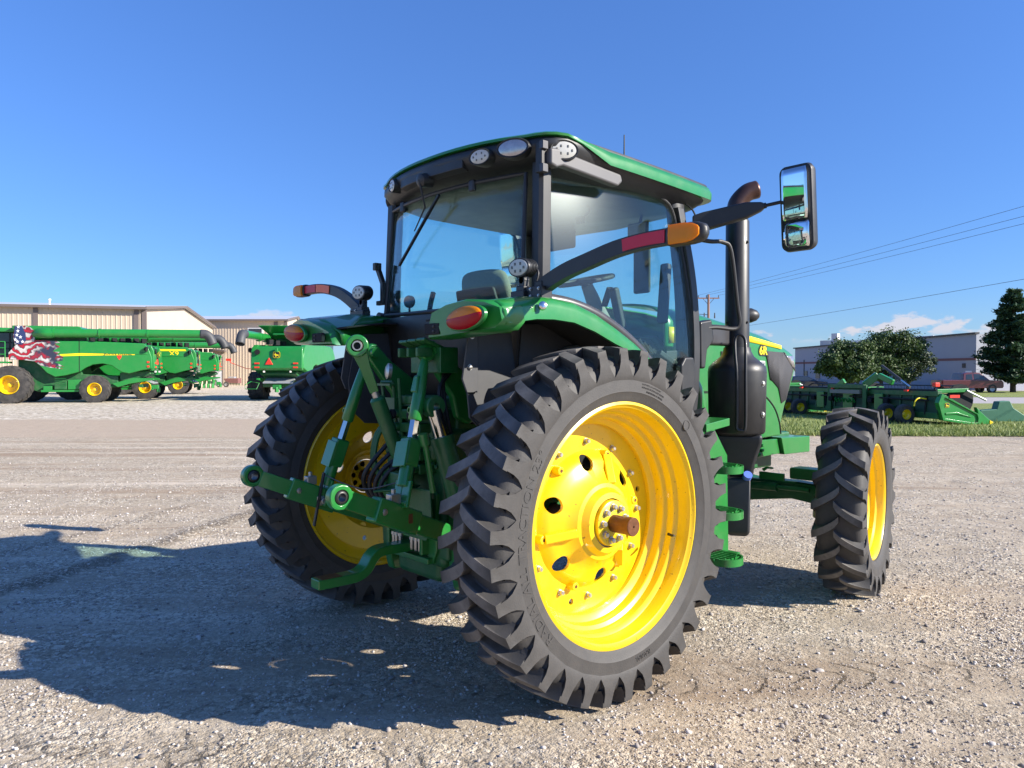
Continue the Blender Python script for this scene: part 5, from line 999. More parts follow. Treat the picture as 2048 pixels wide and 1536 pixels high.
for a0, a1, z0, z1, nm, mt in ((1610, 1615, .1, 2.1, 'side_door', 'window'), (1632, 1640, .3, 2.1, 'window', 'window'), (1925, 1931, 2.3, 2.75, 'wall_lamp', 'blackpaint'), (1932, 1944, .9, 2.0, 'window', 'white'), (1745, 1752, .1, 2.0, 'door', 'lightwall'), (1608, 1608.8, 0, 3.6, 'downspout', 'blackpaint')): wallpanel(TB, CR, wr, nr, wr_at(a0), wr_at(a1), z0, z1, .08, nm, mt)
# picket fence along its front
T = thing('picket_fence', 'pale picket fence of slanted slats running below the trees', 'fence')
f0 = CR+nr*4+wr*wr_at(1655)*1.0; f1 = CR+nr*4+wr*wr_at(1885); n = 100; fd = (f1-f0)/n
for k in range(n): m = MB(); p = f0+fd*k; m.beam(p+Vector((0, 0, .05)), p+fd*.3+Vector((0, 0, 1.15)), .08, .03); m.obj('slat', 'lightwall', T, smooth=0)
for z in (.35, .85): m = MB(); m.beam(f0-nr*.04+Vector((0, 0, z)), f1-nr*.04+Vector((0, 0, z)), .04, .06); m.obj('rail', 'graywall', T, smooth=0)
# ================================================================== trees
def leaf_mat(name, c0, c1):
    m, nt, b = new_mat(name); g = nd(nt, 'ShaderNodeNewGeometry'); mx = nd(nt, 'ShaderNodeMix', data_type='RGBA'); nt.links.new(g.outputs['Random Per Island'], mx.inputs[0]); mx.inputs[6].default_value = c4(c0); mx.inputs[7].default_value = c4(c1)
    nt.links.new(mx.outputs[2], b.inputs['Base Color']); b.inputs['Roughness'].default_value = .6
    tr = nd(nt, 'ShaderNodeBsdfTranslucent'); nt.links.new(mx.outputs[2], tr.inputs['Color']); ms = nd(nt, 'ShaderNodeMixShader', ins={0: .18}); nt.links.new(b.outputs[0], ms.inputs[1]); nt.links.new(tr.outputs[0], ms.inputs[2]); nt.links.new(ms.outputs[0], nt.nodes['Material Output'].inputs[0]); return m
MT['leaf'] = leaf_mat('broad_leaves', (.022, .052, .013), (.095, .150, .034)); MT['leafd'] = leaf_mat('dark_broad_leaves', (.020, .040, .013), (.06, .095, .028)); MT['needle'] = leaf_mat('pine_needles', (.020, .055, .026), (.07, .13, .05)); MT['bark'] = pbr('tree_bark', (.075, .055, .042), .9, var=.3, scale=20)
def quads(name, P, N, size, mat, parent, rs, asp=1.6):
    n = len(P); u = np.cross(N, rs.normal(size=(n, 3))); u /= np.linalg.norm(u, axis=1, keepdims=True)+1e-9; v = np.cross(N, u); v /= np.linalg.norm(v, axis=1, keepdims=True)+1e-9
    s = size[:, None]; V = np.stack([P-u*s*asp*.5, P-v*s*.5, P+u*s*asp*.5, P+v*s*.5], 1).reshape(-1, 3)
    me = bpy.data.meshes.new(name); me.vertices.add(4*n); me.vertices.foreach_set('co', V.ravel()); me.loops.add(4*n); me.loops.foreach_set('vertex_index', np.arange(4*n, dtype=np.int32)); me.polygons.add(n); me.polygons.foreach_set('loop_start', np.arange(n, dtype=np.int32)*4); me.polygons.foreach_set('loop_total', np.full(n, 4, dtype=np.int32)); me.update()
    return link_mesh(name, me, mat, parent, smooth=0)
def broadleaf(base, lobes, hgt, label, mat, seed, nleaf=9000, trunk_h=1.1):
    rs = np.random.default_rng(seed); T = thing('tree', label, 'tree', (0, 0, 0), 0, 'leafy trees before the warehouse'); base = Vector(base); tm = MB(); fork = base+Vector((0, 0, trunk_h))
    tm.tube(smoothpath([base, base+Vector((.05, 0, trunk_h*.5)), fork], 4), [.20-.008*k for k in range(9)], 10)
    P = []; N = []
    for c, r in lobes:
        c = base+RH*c[0]+FH*c[1]+Vector((0, 0, c[2])); mid = fork.lerp(c, .5)+Vector(rs.normal(size=3)*.15); pth = smoothpath([fork-Vector((0, 0, .15)), mid, c], 5); tm.tube(pth, [.11-.008*k for k in range(len(pth))], 7)
        k = int(nleaf*r**2/sum(q[1]**2 for q in lobes)); nc = max(6, int(34*r)); d = rs.normal(size=(nc, 3)); d /= np.linalg.norm(d, axis=1, keepdims=True); rad = rs.uniform(.45, 1.08, (nc, 1))*r; cc = np.array(c)+d*rad*np.array([1, 1, .8])
        idx = rs.integers(0, nc, k); off = rs.normal(size=(k, 3))*np.array([.20, .20, .13])*max(.8, r); p = cc[idx]+off; P.append(p); nn = d[idx]*.8+rs.normal(size=(k, 3))*.7+np.array([0, 0, .5]); N.append(nn/np.linalg.norm(nn, axis=1, keepdims=True))
    tm.obj('trunk', 'bark', T, smooth=60); P = np.concatenate(P); N = np.concatenate(N); quads('crown', P, N, rs.uniform(.07, .17, len(P)), mat, T, rs)
    return T
d1, d2, d3 = 62, 70, 76
def lobe(px, py, d, bpx, rpx, dy=0): return ((px-bpx)/1534*d, dy, 1.644+(748-py)/1534*d), rpx/1534*d
broadleaf(G(1703, d1), [lobe(*q) for q in ((1660, 720, d1, 1703, 26, -.3), (1685, 700, d1, 1703, 26, .3), (1715, 705, d1, 1703, 28, -.2), (1672, 738, d1, 1703, 20, .2), (1705, 735, d1, 1703, 26, -.6), (1728, 735, d1, 1703, 20, .2), (1645, 735, d1, 1703, 16, 0), (1690, 752, d1, 1703, 18, -.4), (1722, 752, d1, 1703, 18, .3), (1740, 742, d1, 1703, 20, .4))], 4, 'low broad leafy tree, leftmost of three before the gray warehouse', 'leaf', 11, 16000)
broadleaf(G(1762, d2), [lobe(*q) for q in ((1745, 690, d2, 1762, 28, 0), (1775, 678, d2, 1762, 26, .2), (1805, 685, d2, 1762, 28, -.3), (1830, 690, d2, 1762, 20, 0), (1785, 710, d2, 1762, 28, 0), (1755, 722, d2, 1762, 26, -.3), (1820, 712, d2, 1762, 18, .2), (1735, 720, d2, 1762, 24, .4), (1745, 745, d2, 1762, 22, .2), (1790, 740, d2, 1762, 24, -.2), (1725, 700, d2, 1762, 20, .2))], 5, 'tallest leafy tree, middle one of three before the warehouse', 'leaf', 12, 19000, 1.1)
broadleaf(G(1816, d3), [lobe(*q) for q in ((1810, 720, d3, 1816, 26, 0), (1840, 712, d3, 1816, 22, .3), (1858, 722, d3, 1816, 14, 0), (1795, 735, d3, 1816, 18, .4), (1840, 732, d3, 1816, 20, -.4), (1815, 748, d3, 1816, 20, 0), (1800, 705, d3, 1816, 24, .2))], 4, 'dark leaved tree, right one of three before the warehouse', 'leafd', 13, 9000, 1.3)  # leaf colour darker than on the other two trees
def conifer(base, h, rad, label):
    rs = np.random.default_rng(5); T = thing('conifer', label, 'tree'); base = Vector(base); tm = MB(); tm.tube([base, base+Vector((0, 0, h*.5)), base+Vector((.05, 0, h*.98))], [.24, .15, .03], 10); P = []; N = []; z = 1.25
    while z < h-.2:
        f = (z-1.0)/(h-1.0); r = rad*(1-f)**.72*(1.0 if z > 2 else .85)
        for k in range(int(7+rs.integers(0, 3))):
            th = rs.uniform(0, 2*PI); L_ = r*rs.uniform(.68, 1.12); dr = Vector((math.cos(th), math.sin(th), 0)); zz = z+rs.uniform(-.15, .15); tip = base+dr*L_+Vector((0, 0, zz+.10*L_)); root = base+Vector((0, 0, zz)); mid = root.lerp(tip, .5)-Vector((0, 0, .08*L_)); pth = smoothpath([root, mid, tip], 5); tm.tube(pth, [.05-.004*q for q in range(len(pth))], 5)
            n = int(90+260*L_/rad); t = rs.uniform(.18, 1.04, n)**.8; pp = np.array([np.array(pth[min(len(pth)-1, int(q*(len(pth)-1)))]) for q in np.clip(t, 0, 1)]); wd_ = .10+.24*L_/rad*np.sin(np.clip(t, 0, 1)*2.6)
            pp = pp+rs.normal(size=(n, 3))*np.stack([wd_, wd_, wd_*.42], 1); P.append(pp); nn = rs.normal(size=(n, 3))*.6+np.array([0, 0, 1]); N.append(nn/np.linalg.norm(nn, axis=1, keepdims=True))
        z += .34+.22*(1-f)
    tm.obj('trunk', 'bark', T, smooth=60); P = np.concatenate(P); N = np.concatenate(N); quads('crown', P, N, rs.uniform(.09, .20, len(P)), 'needle', T, rs, 2.6); return T
conifer(G(2026, 68), 9.4, 3.3, 'dark pine with layered branches beside the red pickup')
# ================================================================== vehicles
def car_body(F, prof, wid, name, mat, parent, tumble=.0, belt=.0):
    m = MB(); rings = []
    for y in (0, .06, .5, wid-.5, wid-.06, wid):
        e = 0 if .03 < y < wid-.03 else 1; rings.append([F(x, y+(tumble*max(0, z-belt)*(1 if y < wid/2 else -1)), z-(.03*e)) for x, z in prof])
    m.loft(rings, True, True); return m.obj(name, mat, parent, bev=.035, seg=3)
MT['redpaint'] = pbr('dark_red_car_paint', (.095, .006, .010), .35, coat=.8, var=.05); MT['navypaint'] = pbr('dark_blue_car_paint', (.012, .016, .028), .2, coat=.9, var=.05)
def small_wheel(F, x, y, R_, w, parent, out):
    c = F(x, y, R_); m = MB(); m.lathe([(-w/2, R_*.6), (-w/2, R_*.94), (-w/2+.03, R_), (w/2-.03, R_), (w/2, R_*.94), (w/2, R_*.6)], o=c, ax=F.uy*out, seg=28, closed=True); t = m.obj('wheel', 'rub_b', parent); m = MB(); m.lathe([(w*.45, R_*.62), (w*.4, R_*.5), (w*.3, R_*.2), (w*.36, 0)], o=c, ax=F.uy*out, seg=20); m.obj('rim', 'galv', t)
F = LF(G(1886, 66.5), RH, FH)
T = thing('pickup_truck', 'dark red pickup truck parked by the gray warehouse', 'truck')
car_body(F, [(0, .55), (.15, .45), (5.2, .45), (5.3, .6), (5.28, .95), (5.15, 1.08), (3.9, 1.14), (0, 1.15)], 1.95, 'body', 'redpaint', T)
cabn = car_body(F, [(1.75, 1.12), (1.85, 1.70), (2.2, 1.80), (3.2, 1.78), (3.45, 1.66), (4.1, 1.12)], 1.9, 'cabin', 'redpaint', T, .14, 1.1)
car_body(LF(F(0, -.012, 0), F.ux, F.uy), [(1.98, 1.18), (2.03, 1.64), (2.55, 1.70), (2.6, 1.18)], 1.925, 'side_window', 'window', cabn, .14, 1.1); car_body(LF(F(0, -.012, 0), F.ux, F.uy), [(2.72, 1.18), (2.68, 1.70), (3.2, 1.68), (3.42, 1.58), (3.85, 1.18)], 1.925, 'side_window', 'window', cabn, .14, 1.1)
for x in (1.0, 4.3):
    for y, o in ((.12, -1), (1.83, 1)): small_wheel(F, x, y, .39, .26, T, o)
m = MB(); m.box(F(.02, .15, .9), (.08, .14, .3)); m.obj('tail_light', 'redlens', T); m = MB(); m.box(F(5.25, .2, .85), (.12, .2, .14)); m.obj('headlight', 'clearlens', T); m = MB(); m.box(F(-.06, .97, .55), (.14, 1.7, .16)); m.obj('bumper', 'galv', T)
F = LF(G(1578, 90), RH, FH)
T = thing('parked_car', 'dark blue car parked left of the picket fence', 'car')
car_body(F, [(0, .4), (.1, .3), (4.5, .3), (4.6, .45), (4.55, .75), (3.6, .86), (0, .9)], 1.8, 'body', 'navypaint', T)
cabn = car_body(F, [(.1, .85), (.35, 1.35), (1.0, 1.45), (2.3, 1.42), (3.4, .86)], 1.7, 'cabin', 'navypaint', T, .2, .85); car_body(LF(F(0, -.012, 0), F.ux, F.uy), [(.5, .92), (.65, 1.30), (1.1, 1.37), (2.2, 1.34), (3.0, .92)], 1.725, 'side_window', 'window', cabn, .2, .85)
for x in (.85, 3.7):
    for y, o in ((.1, -1), (1.7, 1)): small_wheel(F, x, y, .32, .22, T, o)
# ================================================================== utility pole and wires
T = thing('utility_pole', 'weathered wooden utility pole with a crossarm beyond the hood', 'utility pole'); p = G(1416.5, 92); MT['polewood'] = pbr('pole_wood', (.30, .17, .12), .85, var=.2)
m = MB(); m.tube([p, p+Vector((0, 0, 11.2))], [.19, .14], 10); m.obj('pole', 'polewood', T); pz = 10.75
m = MB(); m.box((0, 0, 0), (2.6, .12, .14)); rot = Matrix.Rotation(math.atan2(RH.y, RH.x), 4, 'Z'); ca = m.obj('crossarm', 'polewood', T); ca.location = p+Vector((0, 0, pz)); ca.rotation_euler = (0, 0, math.atan2(RH.y, RH.x))
for s in (-1.2, -.25, 1.2): m = MB(); q = p+RH*s+Vector((0, 0, pz)); m.tube([q, q+Vector((0, 0, .35))], .05, 8); m.obj('insulator', 'shield', T)
m = MB(); m.tube([p+RH*-.7+Vector((0, 0, pz)), p+Vector((0, 0, pz-.8))], .03, 6); m.tube([p+RH*.7+Vector((0, 0, pz)), p+Vector((0, 0, pz-.8))], .03, 6); m.tube([p+RH*-1.2+Vector((0, 0, pz-1.9)), p+RH*.1+Vector((0, 0, pz-2.0))], .04, 6); m.obj('brace', 'shield', T)
for s in (-1.2, -.5, .75): m = MB(); m.tube([p+RH*s+Vector((0, 0, pz-2.4)), p+RH*s+Vector((0, 0, pz-1.75))], [.09, .06], 8); m.obj('fuse_holder', 'shield', T)
def wire(a, b, r, label, sag=.5, ext=1.9):
    a = Vector(a); b = Vector(b); pts = []
    for k in range(25): t = k/24*ext; pts.append(a+(b-a)*t+Vector((0, 0, -sag*4*(t/ext)*(1-t/ext)+sag*4*(1/ext)*(1-1/ext)*min(1, t))))
    m = MB(); m.tube(pts, r, 5); return tag(m.obj('power_line', 'shield', None), label, 'power line', 'overhead wires in the sky')
for s, py, lb in ((-1.2, 412, 'highest of the overhead wires rising to the corner of the sky'), (-.25, 432, 'second overhead wire, between the highest and third'), (1.2, 447, 'third overhead wire, just below the other two')): wire(p+RH*s+Vector((0, 0, pz+.35)), DP(2048, py, 42), .012, lb)
wire(DP(1380, 668, 95), DP(2048, 558, 40), .013, 'lone low overhead wire crossing above the leafy trees')
# ================================================================== draper headers on the grass
def header(o, u, v, label, L_=8.5):
    T = thing('combine_header', label, 'header', (0, 0, 0), 0, 'harvester headers parked on the grass'); F = LF(o, v, u)      # X = forward of the header, Y = along its width
    def vz(px, py): return (px-1870)/62.0, 1.644-(py-748.4)/63.4
    pan = [vz(*q) for q in ((1870, 806), (1878, 787.5), (1884, 790), (1967, 831), (1970, 840), (1969, 851), (1958, 853), (1881, 841))]
    tip = [vz(*q) for q in ((1960, 815), (1972, 826), (1990, 840), (1998, 846), (1995, 853), (1975, 851), (1968, 845), (1964, 830))]
    for y0, y1, e in ((-.12, .06, -1), (L_-.06, L_+.12, 1)):
        m = MB(); cx = sum(q[0] for q in pan)/8; cz = sum(q[1] for q in pan)/8
        inn = [(cx+(x-cx)*.86, cz+(z-cz)*.80) for x, z in pan]
        ya, yb = (y1, y0) if e < 0 else (y0, y1); yd = yb-e*.05
        m.loft([[F(x, ya, z) for x, z in pan], [F(x, yb, z) for x, z in pan], [F(x, yb, z) for x, z in inn], [F(x, yd, z) for x, z in inn]], True, True); ep = m.obj('end_panel', 'green_bg', T, smooth=30, bev=.01)
        m = MB(); m.loft([[F(x, y_, z) for x, z in tip] for y_ in (y0+.02, y1-.02)], True, True); dv = m.obj('divider', 'green_bg', T, bev=.02); m = MB(); m.loft([[F(x, y_, z) for x, z in [vz(*q) for q in ((1991, 842), (1999, 846), (1996, 855), (1989, 854))]] for y_ in (y0, y1)], True, True); m.obj('divider_tip', 'decal', dv, bev=.01)
        m = MB(); P = [vz(*q) for q in ((1888, 826), (1915, 825), (1950, 836), (1915, 829), (1888, 830))]; m.loft([[F(x, yd+e*.0, z) for x, z in P], [F(x, yd+e*.03, z) for x, z in P]], True, True); m.obj('panel_rib', 'green_bg', ep, bev=.01)
        if e < 0: x_, z_ = vz(1892, 811); emblem(ep, F(x_, yd-.004, z_), F.ux, (0, 0, 1), .16)
        m = MB(); a_, b_ = vz(1906, 793); m.loft([[F(a_+dx, y_, b_+dz) for dx, dz in ((-.18, -.045), (.18, -.045), (.18, .045), (-.18, .045))] for y_ in (y0-.03, y0+.01)], True, True); m.obj('red_reflector', 'smv', ep)
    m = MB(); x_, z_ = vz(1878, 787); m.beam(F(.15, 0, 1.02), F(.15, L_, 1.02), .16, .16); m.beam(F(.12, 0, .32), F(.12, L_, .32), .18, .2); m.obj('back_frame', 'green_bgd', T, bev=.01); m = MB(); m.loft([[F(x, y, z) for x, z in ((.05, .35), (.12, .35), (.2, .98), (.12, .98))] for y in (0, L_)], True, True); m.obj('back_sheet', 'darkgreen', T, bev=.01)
    for k in range(14): y = .5+k*(L_-1)/13; m = MB(); m.beam(F(.03, y, .34), F(.10, y, .98), .05, .04); m.obj('frame_stiffener', 'green_bgd' if k % 3 else 'liner', T)
    m = MB(); m.tube([F(-.02, .3, .80), F(-.02, L_*.45, .84), F(-.02, L_-.4, .80)], .03, 8); m.obj('hydraulic_pipe', 'liner', T)
    for y in (2.2, 3.0, 5.2, 6.3): m = MB(); m.box(F(-.02, y, .72), (.16, .30, .16)); m.obj('gearbox', 'liner', T, bev=.03)
    m = MB(); m.loft([[F(x, y, z) for x, z in ((.2, .30), (1.3, .12), (1.3, .16), (.2, .36))] for y in (.1, L_-.1)], True, True); m.obj('draper_belt', 'liner', T)
    m = MB(); m.beam(F(.13, .1, 1.12), F(.13, L_-.1, 1.12), .05, .05); m.obj('light_rail', 'liner', T)
    # reel
    rc = vz(1940, 800); re_ = MB(); re_.tube([F(rc[0], .25, rc[1]), F(rc[0], L_-.25, rc[1])], .10, 14); reel = re_.obj('reel', 'liner', T)
    for y in (.22, L_/2, L_-.26): m = MB(); m.tube([F(rc[0], y, rc[1]), F(rc[0], y+.04, rc[1])], .50, 30); m.obj('reel_disc', 'liner', reel)
    for k in range(6):
        t = 2*PI*k/6+.3; bx, bz = rc[0]+.44*math.cos(t), rc[1]+.44*math.sin(t); m = MB(); m.tube([F(bx, .25, bz), F(bx, L_-.25, bz)], .025, 6)
        for q in range(int(L_/.16)): y = .3+q*.16; m.tube([F(bx, y, bz), F(bx+.05, y, bz-.22)], .007, 4)
        m.obj('reel_bat', 'shield', reel, smooth=0)
    for y in (.15, L_*.48, L_-.15):
        m = MB(); m.beam(F(.15, y, 1.10), F(1.35, y, 1.13), .09, .13); m.obj('reel_arm', 'green_bg', T, bev=.02); m = MB(); m.tube([F(1.25, y-.05, 1.12), F(2.0, y-.05, .80)], .035, 10); m.obj('arm_cylinder', 'galv', T)
    m = MB(); a_, b_ = vz(1888, 770); m.loft([[F(a_+.05+dx, .3+dy, b_+dz) for dx, dz in ((-.09, -.07), (.09, -.07), (.09, .07), (-.09, .07))] for dy in (0, .15)], True, True); m.obj('warning_lamp', 'smv', T, bev=.02); m = MB(); m.tube([F(a_, .37, 1.05), F(a_, .37, b_-.1)], .03, 8); m.obj('lamp_post', 'liner', T)
    # centre frame with feeder opening
    yc = L_*.50
    m = MB()
    for a, b in (((-.06, yc-1.0, .30), (-.06, yc-1.0, 1.25)), ((-.06, yc+1.0, .30), (-.06, yc+1.0, 1.25)), ((-.06, yc-1.0, 1.2), (-.06, yc+1.0, 1.2))): m.beam(F(*a), F(*b), .14, .14)
    cf = m.obj('centre_frame', 'green_bgd', T, bev=.01); m = MB(); m.beam(F(-.14, yc-.85, 1.0), F(-.14, yc+.85, 1.0), .10, .14); m.obj('mounting_rail', 'interior', cf, bev=.01)
    for k in range(6): m = MB(); m.tube([F(-.10, yc-.5+k*.2, .62), F(-.2, yc-.5+k*.2, .75)], .035, 8); m.obj('hose_coupler', 'green_bg', cf)
    m = MB(); m.beam(F(.1, yc-.75, 1.25), F(.5, yc-.95, 1.62), .18, .26); m.beam(F(.5, yc-1.0, 1.6), F(.65, yc-1.55, 1.35), .16, .2); m.obj('lift_frame', 'green_bg', cf, bev=.03); m = MB(); m.tube([F(.55, yc-1.1, 1.95), F(.5, yc-2.1, 1.45)], .05, 10); m.obj('frame_cylinder', 'shield', cf); m = MB(); m.tube([F(.5, yc-2.1, 1.45), F(.45, yc-2.6, 1.22)], .03, 8); m.obj('cylinder_rod', 'chrome', cf)
    m = MB(); m.beam(F(.1, yc+.9, 1.1), F(.2, yc+.5, 1.4), .12, .2); m.obj('frame_bracket', 'green_bg', cf, bev=.02)
    for y in (.9, 1.75, L_-1.75, L_-.9):
        bwheel('gauge_wheel', T, F, -.38, y, .33, .24, .17, 1, -1) if False else None
        c = F(-.40, y, .33); m = MB(); m.lathe([(-.11, .17), (-.12, .28), (-.08, .33), (.08, .33), (.12, .28), (.11, .17)], o=c, ax=-F.uy, seg=28, closed=True); t = m.obj('gauge_wheel', 'rub_b', T); m = MB(); m.lathe([(.10, .19), (.11, .17), (.06, .15), (.03, .10), (.06, .06), (.06, 0)], o=c, ax=-F.uy, seg=24); m.obj('rim', 'yellow', t); m = MB(); m.beam(F(-.40, y+.14, .33), F(.1, y+.14, .55), .07, .10); m.obj('wheel_arm', 'green_bgd', t)
    for y in (2.6, 4.2, L_-2.6, L_-4.2): m = MB(); m.box(F(.0, y, .66), (.30, .12, .62)); m.obj('frame_rib', 'green_bg', T, bev=.02)
    for y in (1.3, 3.3, L_-3.3, L_-1.3): m = MB(); m.box(F(.04, y, 1.10), (.12, .26, .05)); m.obj('rear_reflector', 'smv', T)
    m = MB(); m.tube(smoothpath([F(-.05, .35, .85), F(-.3, .35, .88), F(-.45, .35, .80), F(-.5, .35, .62)], 4), .022, 8); m.obj('safety_strut', 'decal', T)
    return T
HO = G(1872, 24.3); hu = Vector((-.88, .475, 0)); hv = Vector((.475, .88, 0)).normalized()
header(HO, hu, hv, 'nearest harvester header on the grass, its green end panel toward the road')
T = thing('crop_divider', 'gray green pointed crop divider lying beyond the yellow tip of the nearest header', 'divider'); Fd = LF(G(1962, 26.0), RH, FH)
m = MB(); P = [(-.1, 0), (.0, .42), (.55, .46), (.62, .72), (1.0, .74), (1.12, .50), (1.55, .22), (1.78, .06), (1.70, 0)]; m.loft([[Fd(x, y, z) for x, z in P] for y in (0, .32)], True, True); db_ = m.obj('shell', 'shellgreen', T, bev=.03, seg=3); m = MB(); m.beam(Fd(1.7, .15, .06), Fd(2.3, .2, .16), .03, .03); m.beam(Fd(1.9, .15, .04), Fd(2.3, .2, .10), .03, .03); m.obj('tip_rod', 'shield', T)
header(G(1560, 41.5), hu, hv, 'harvester header standing farther back, only its near end shows beside the tractor hood', 8.0)
# small things by the door of the tan building
Fw = LF(G(448, 96), RH, FH); T = thing('red_wagon', 'small dark red hopper wagon by the tan building', 'wagon')
m = MB(); m.loft([[Fw(x, y, z) for x, z in ((-.1, 1.1), (.3, .55), (1.55, .5), (1.75, .5), (1.75, 1.15))] for y in (0, 1.2)], True, True); m.obj('hopper', 'redband', T, bev=.02); m = MB(); m.loft([[Fw(x, y, z) for x, z in ((.4, 1.15), (1.2, 1.15), (1.15, 1.32), (.5, 1.35))] for y in (.2, 1.0)], True, True); m.obj('cover', 'galv', T); m = MB(); m.beam(Fw(.2, .5, .45), Fw(1.8, .5, .40), .1, .1); m.obj('chassis', 'green_bgd', T)
for x in (.0, .9): m = MB(); c = Fw(x-.6, -.1, .36); m.lathe([(-.1, .2), (-.1, .33), (.0, .36), (.1, .33), (.1, .2)], o=c, ax=-FH, seg=20, closed=True); t = m.obj('wheel', 'rub_b', T); m = MB(); m.lathe([(.06, .22), (.03, .1), (.05, 0)], o=c, ax=-FH, seg=16); m.obj('rim', 'galv', t)
Fw = LF(G(392, 88), RH, FH); T = thing('row_planter', 'small green planter part standing behind the far combine', 'implement')
m = MB(); m.box(Fw(1.0, .5, .95), (1.9, .3, .16)); m.obj('toolbar', 'green_bg', T)
for k in range(4): m = MB(); m.tube([Fw(.3+k*.5, .4, .5), Fw(.35+k*.5, .4, 1.1)], [.16, .22], 10); m.box(Fw(.3+k*.5, .3, .3), (.2, .3, .5)); m.obj('row_unit', 'green_bg', T, bev=.02)
# ================================================================== grass, road
def grass_mat():
    m, nt, b = new_mat('lawn_grass'); L = nt.links.new; tc = nd(nt, 'ShaderNodeTexCoord'); n = nd(nt, 'ShaderNodeTexNoise', ins={'Scale': .5, 'Detail': 8., 'Roughness': .7}); L(tc.outputs['Object'], n.inputs['Vector']); n2 = nd(nt, 'ShaderNodeTexNoise', ins={'Scale': 9., 'Detail': 6., 'Roughness': .8}); L(tc.outputs['Object'], n2.inputs['Vector'])
    mx = nd(nt, 'ShaderNodeMix', data_type='RGBA'); L(n.outputs['Fac'], mx.inputs[0]); mx.inputs[6].default_value = (.13, .19, .035, 1); mx.inputs[7].default_value = (.26, .275, .07, 1); m2 = nd(nt, 'ShaderNodeMix', data_type='RGBA', blend_type='OVERLAY', ins={0: .6}); L(mx.outputs[2], m2.inputs[6]); L(n2.outputs['Fac'], m2.inputs[7]); L(m2.outputs[2], b.inputs['Base Color']); b.inputs['Roughness'].default_value = .9
    bp = nd(nt, 'ShaderNodeBump', ins={'Strength': .8, 'Distance': .05}); L(n2.outputs['Fac'], bp.inputs['Height']); L(bp.outputs[0], b.inputs['Normal']); return m
MT['grass'] = grass_mat(); MT['road'] = pbr('pale_road', (.36, .33, .32), .9, var=.1, scale=2, bump=.2, bscale=30); MT['blade'] = leaf_mat('grass_blades', (.12, .19, .03), (.27, .29, .08))
def sheet(name, pts, z, mat):
    m = MB(); m.add([(p[0], p[1], z) for p in pts], [tuple(range(len(pts)))]); o = m.obj(name, mat, None, smooth=0); return struct(o)
def strip(p0, p1, q1, q0, wob, n=60):
    a = [Vector(p0).lerp(Vector(p1), k/n)+FH*wob*mnoise.noise(Vector((k*.7, wob*9, 0))) for k in range(n+1)]; b = [Vector(q1).lerp(Vector(q0), k/n) for k in range(n+1)]; return a+b
gA, gB, gC, gD = G(1440, 20.3), G(2700, 19.6), G(2500, 41), G(1150, 44)
sheet('lawn', strip(gA, gB, gC, gD, .35), .042, 'grass')
sheet('road', strip(G(1150, 44.2), G(2500, 41.2), G(2500, 52), G(1150, 56), 0), .034, 'road')
sheet('far_lawn', strip(G(1150, 56.3), G(2500, 52.3), G(2500, 66), G(1150, 88), .3), .038, 'grass')
sheet('parking_lot', strip(G(1300, 88.2), G(2500, 66.2), G(2500, 120), G(1300, 130), 0), .042, 'road')
def blades():
    rs = np.random.default_rng(9); n = 16000; t = rs.random(n); s = rs.random(n)**2.2; a = np.array(gA)[None]*(1-t[:, None])+np.array(gB)[None]*t[:, None]; far = np.array(FH)[None]*s[:, None]*13; P = a+far+rs.normal(size=(n, 3))*.15; P[:, 2] = .032; d = (P-CAM)@FW; h = rs.uniform(.04, .14, n)*(1+.8*(rs.random(n) > .97)); lean = rs.normal(size=(n, 2))*.05; w_ = .012+.006*rs.random(n); an = rs.uniform(0, PI, n); dx = np.stack([np.cos(an), np.sin(an), 0*an], 1)*w_[:, None]
    T_ = P.copy(); T_[:, :2] += lean; T_[:, 2] += h; V = np.stack([P-dx, P+dx, T_], 1).reshape(-1, 3); me = bpy.data.meshes.new('grass_blades'); me.vertices.add(3*n); me.vertices.foreach_set('co', V.ravel()); me.loops.add(3*n); me.loops.foreach_set('vertex_index', np.arange(3*n, dtype=np.int32)); me.polygons.add(n); me.polygons.foreach_set('loop_start', np.arange(n, dtype=np.int32)*3); me.polygons.foreach_set('loop_total', np.full(n, 3, dtype=np.int32)); me.update(); return me
o = link_mesh('grass_blades', blades(), 'blade', None, smooth=0); struct(o, 'stuff')
# ================================================================== ground
def fnoise(x, y, s, seed=0.): return mnoise.noise(Vector((x*s+seed, y*s-seed*1.7, seed*.37)))
def ground_h(x, y):
    d = math.hypot(x-CAM[0], y-CAM[1]); k = 1/(1+(d/18)**2)
    h = .016*fnoise(x, y, .55, 3)+.010*fnoise(x, y, 1.7, 9)+.006*fnoise(x, y, 4.5, 5)
    # wheel ruts, lying along the yard
    rx = (x-CAM[0])*FW[0]+(y-CAM[1])*FW[1]
    h += .016*k*math.sin(rx*2.1+1.2*fnoise(x, y, .22, 4))*max(0, fnoise(x, y, .18, 8)+.3)
    dl = abs((x+3.07)*.81+(y+1.99)*.58+.1*fnoise(x, y, 3., 2)); tl_ = -(x+3.07)*.58+(y+1.99)*.81
    if -3 < tl_ < 4.5: h += .05*math.exp(-(dl/.13)**2)*(.4+max(0, fnoise(x, y, 2.4, 6)))
    flat = min(1, max(0, (min(math.hypot(x-1.1, y), math.hypot(x+1.1, y), math.hypot(x-1.1, y-2.9), math.hypot(x+1.1, y-2.9))-.15)/.5))
    return (h*k-.010*k)*flat+.021
def axis_pts(lo, hi, fine_lo, fine_hi, step):
    pts = list(np.arange(fine_lo, fine_hi+1e-6, step)); s = step; p = fine_hi
    while p < hi: s = min(s*1.16, 60); p += s; pts.append(p)
    s = step; p = fine_lo; pre = []
    while p > lo: s = min(s*1.16, 60); p -= s; pre.append(p)
    return np.array(pre[::-1]+pts)
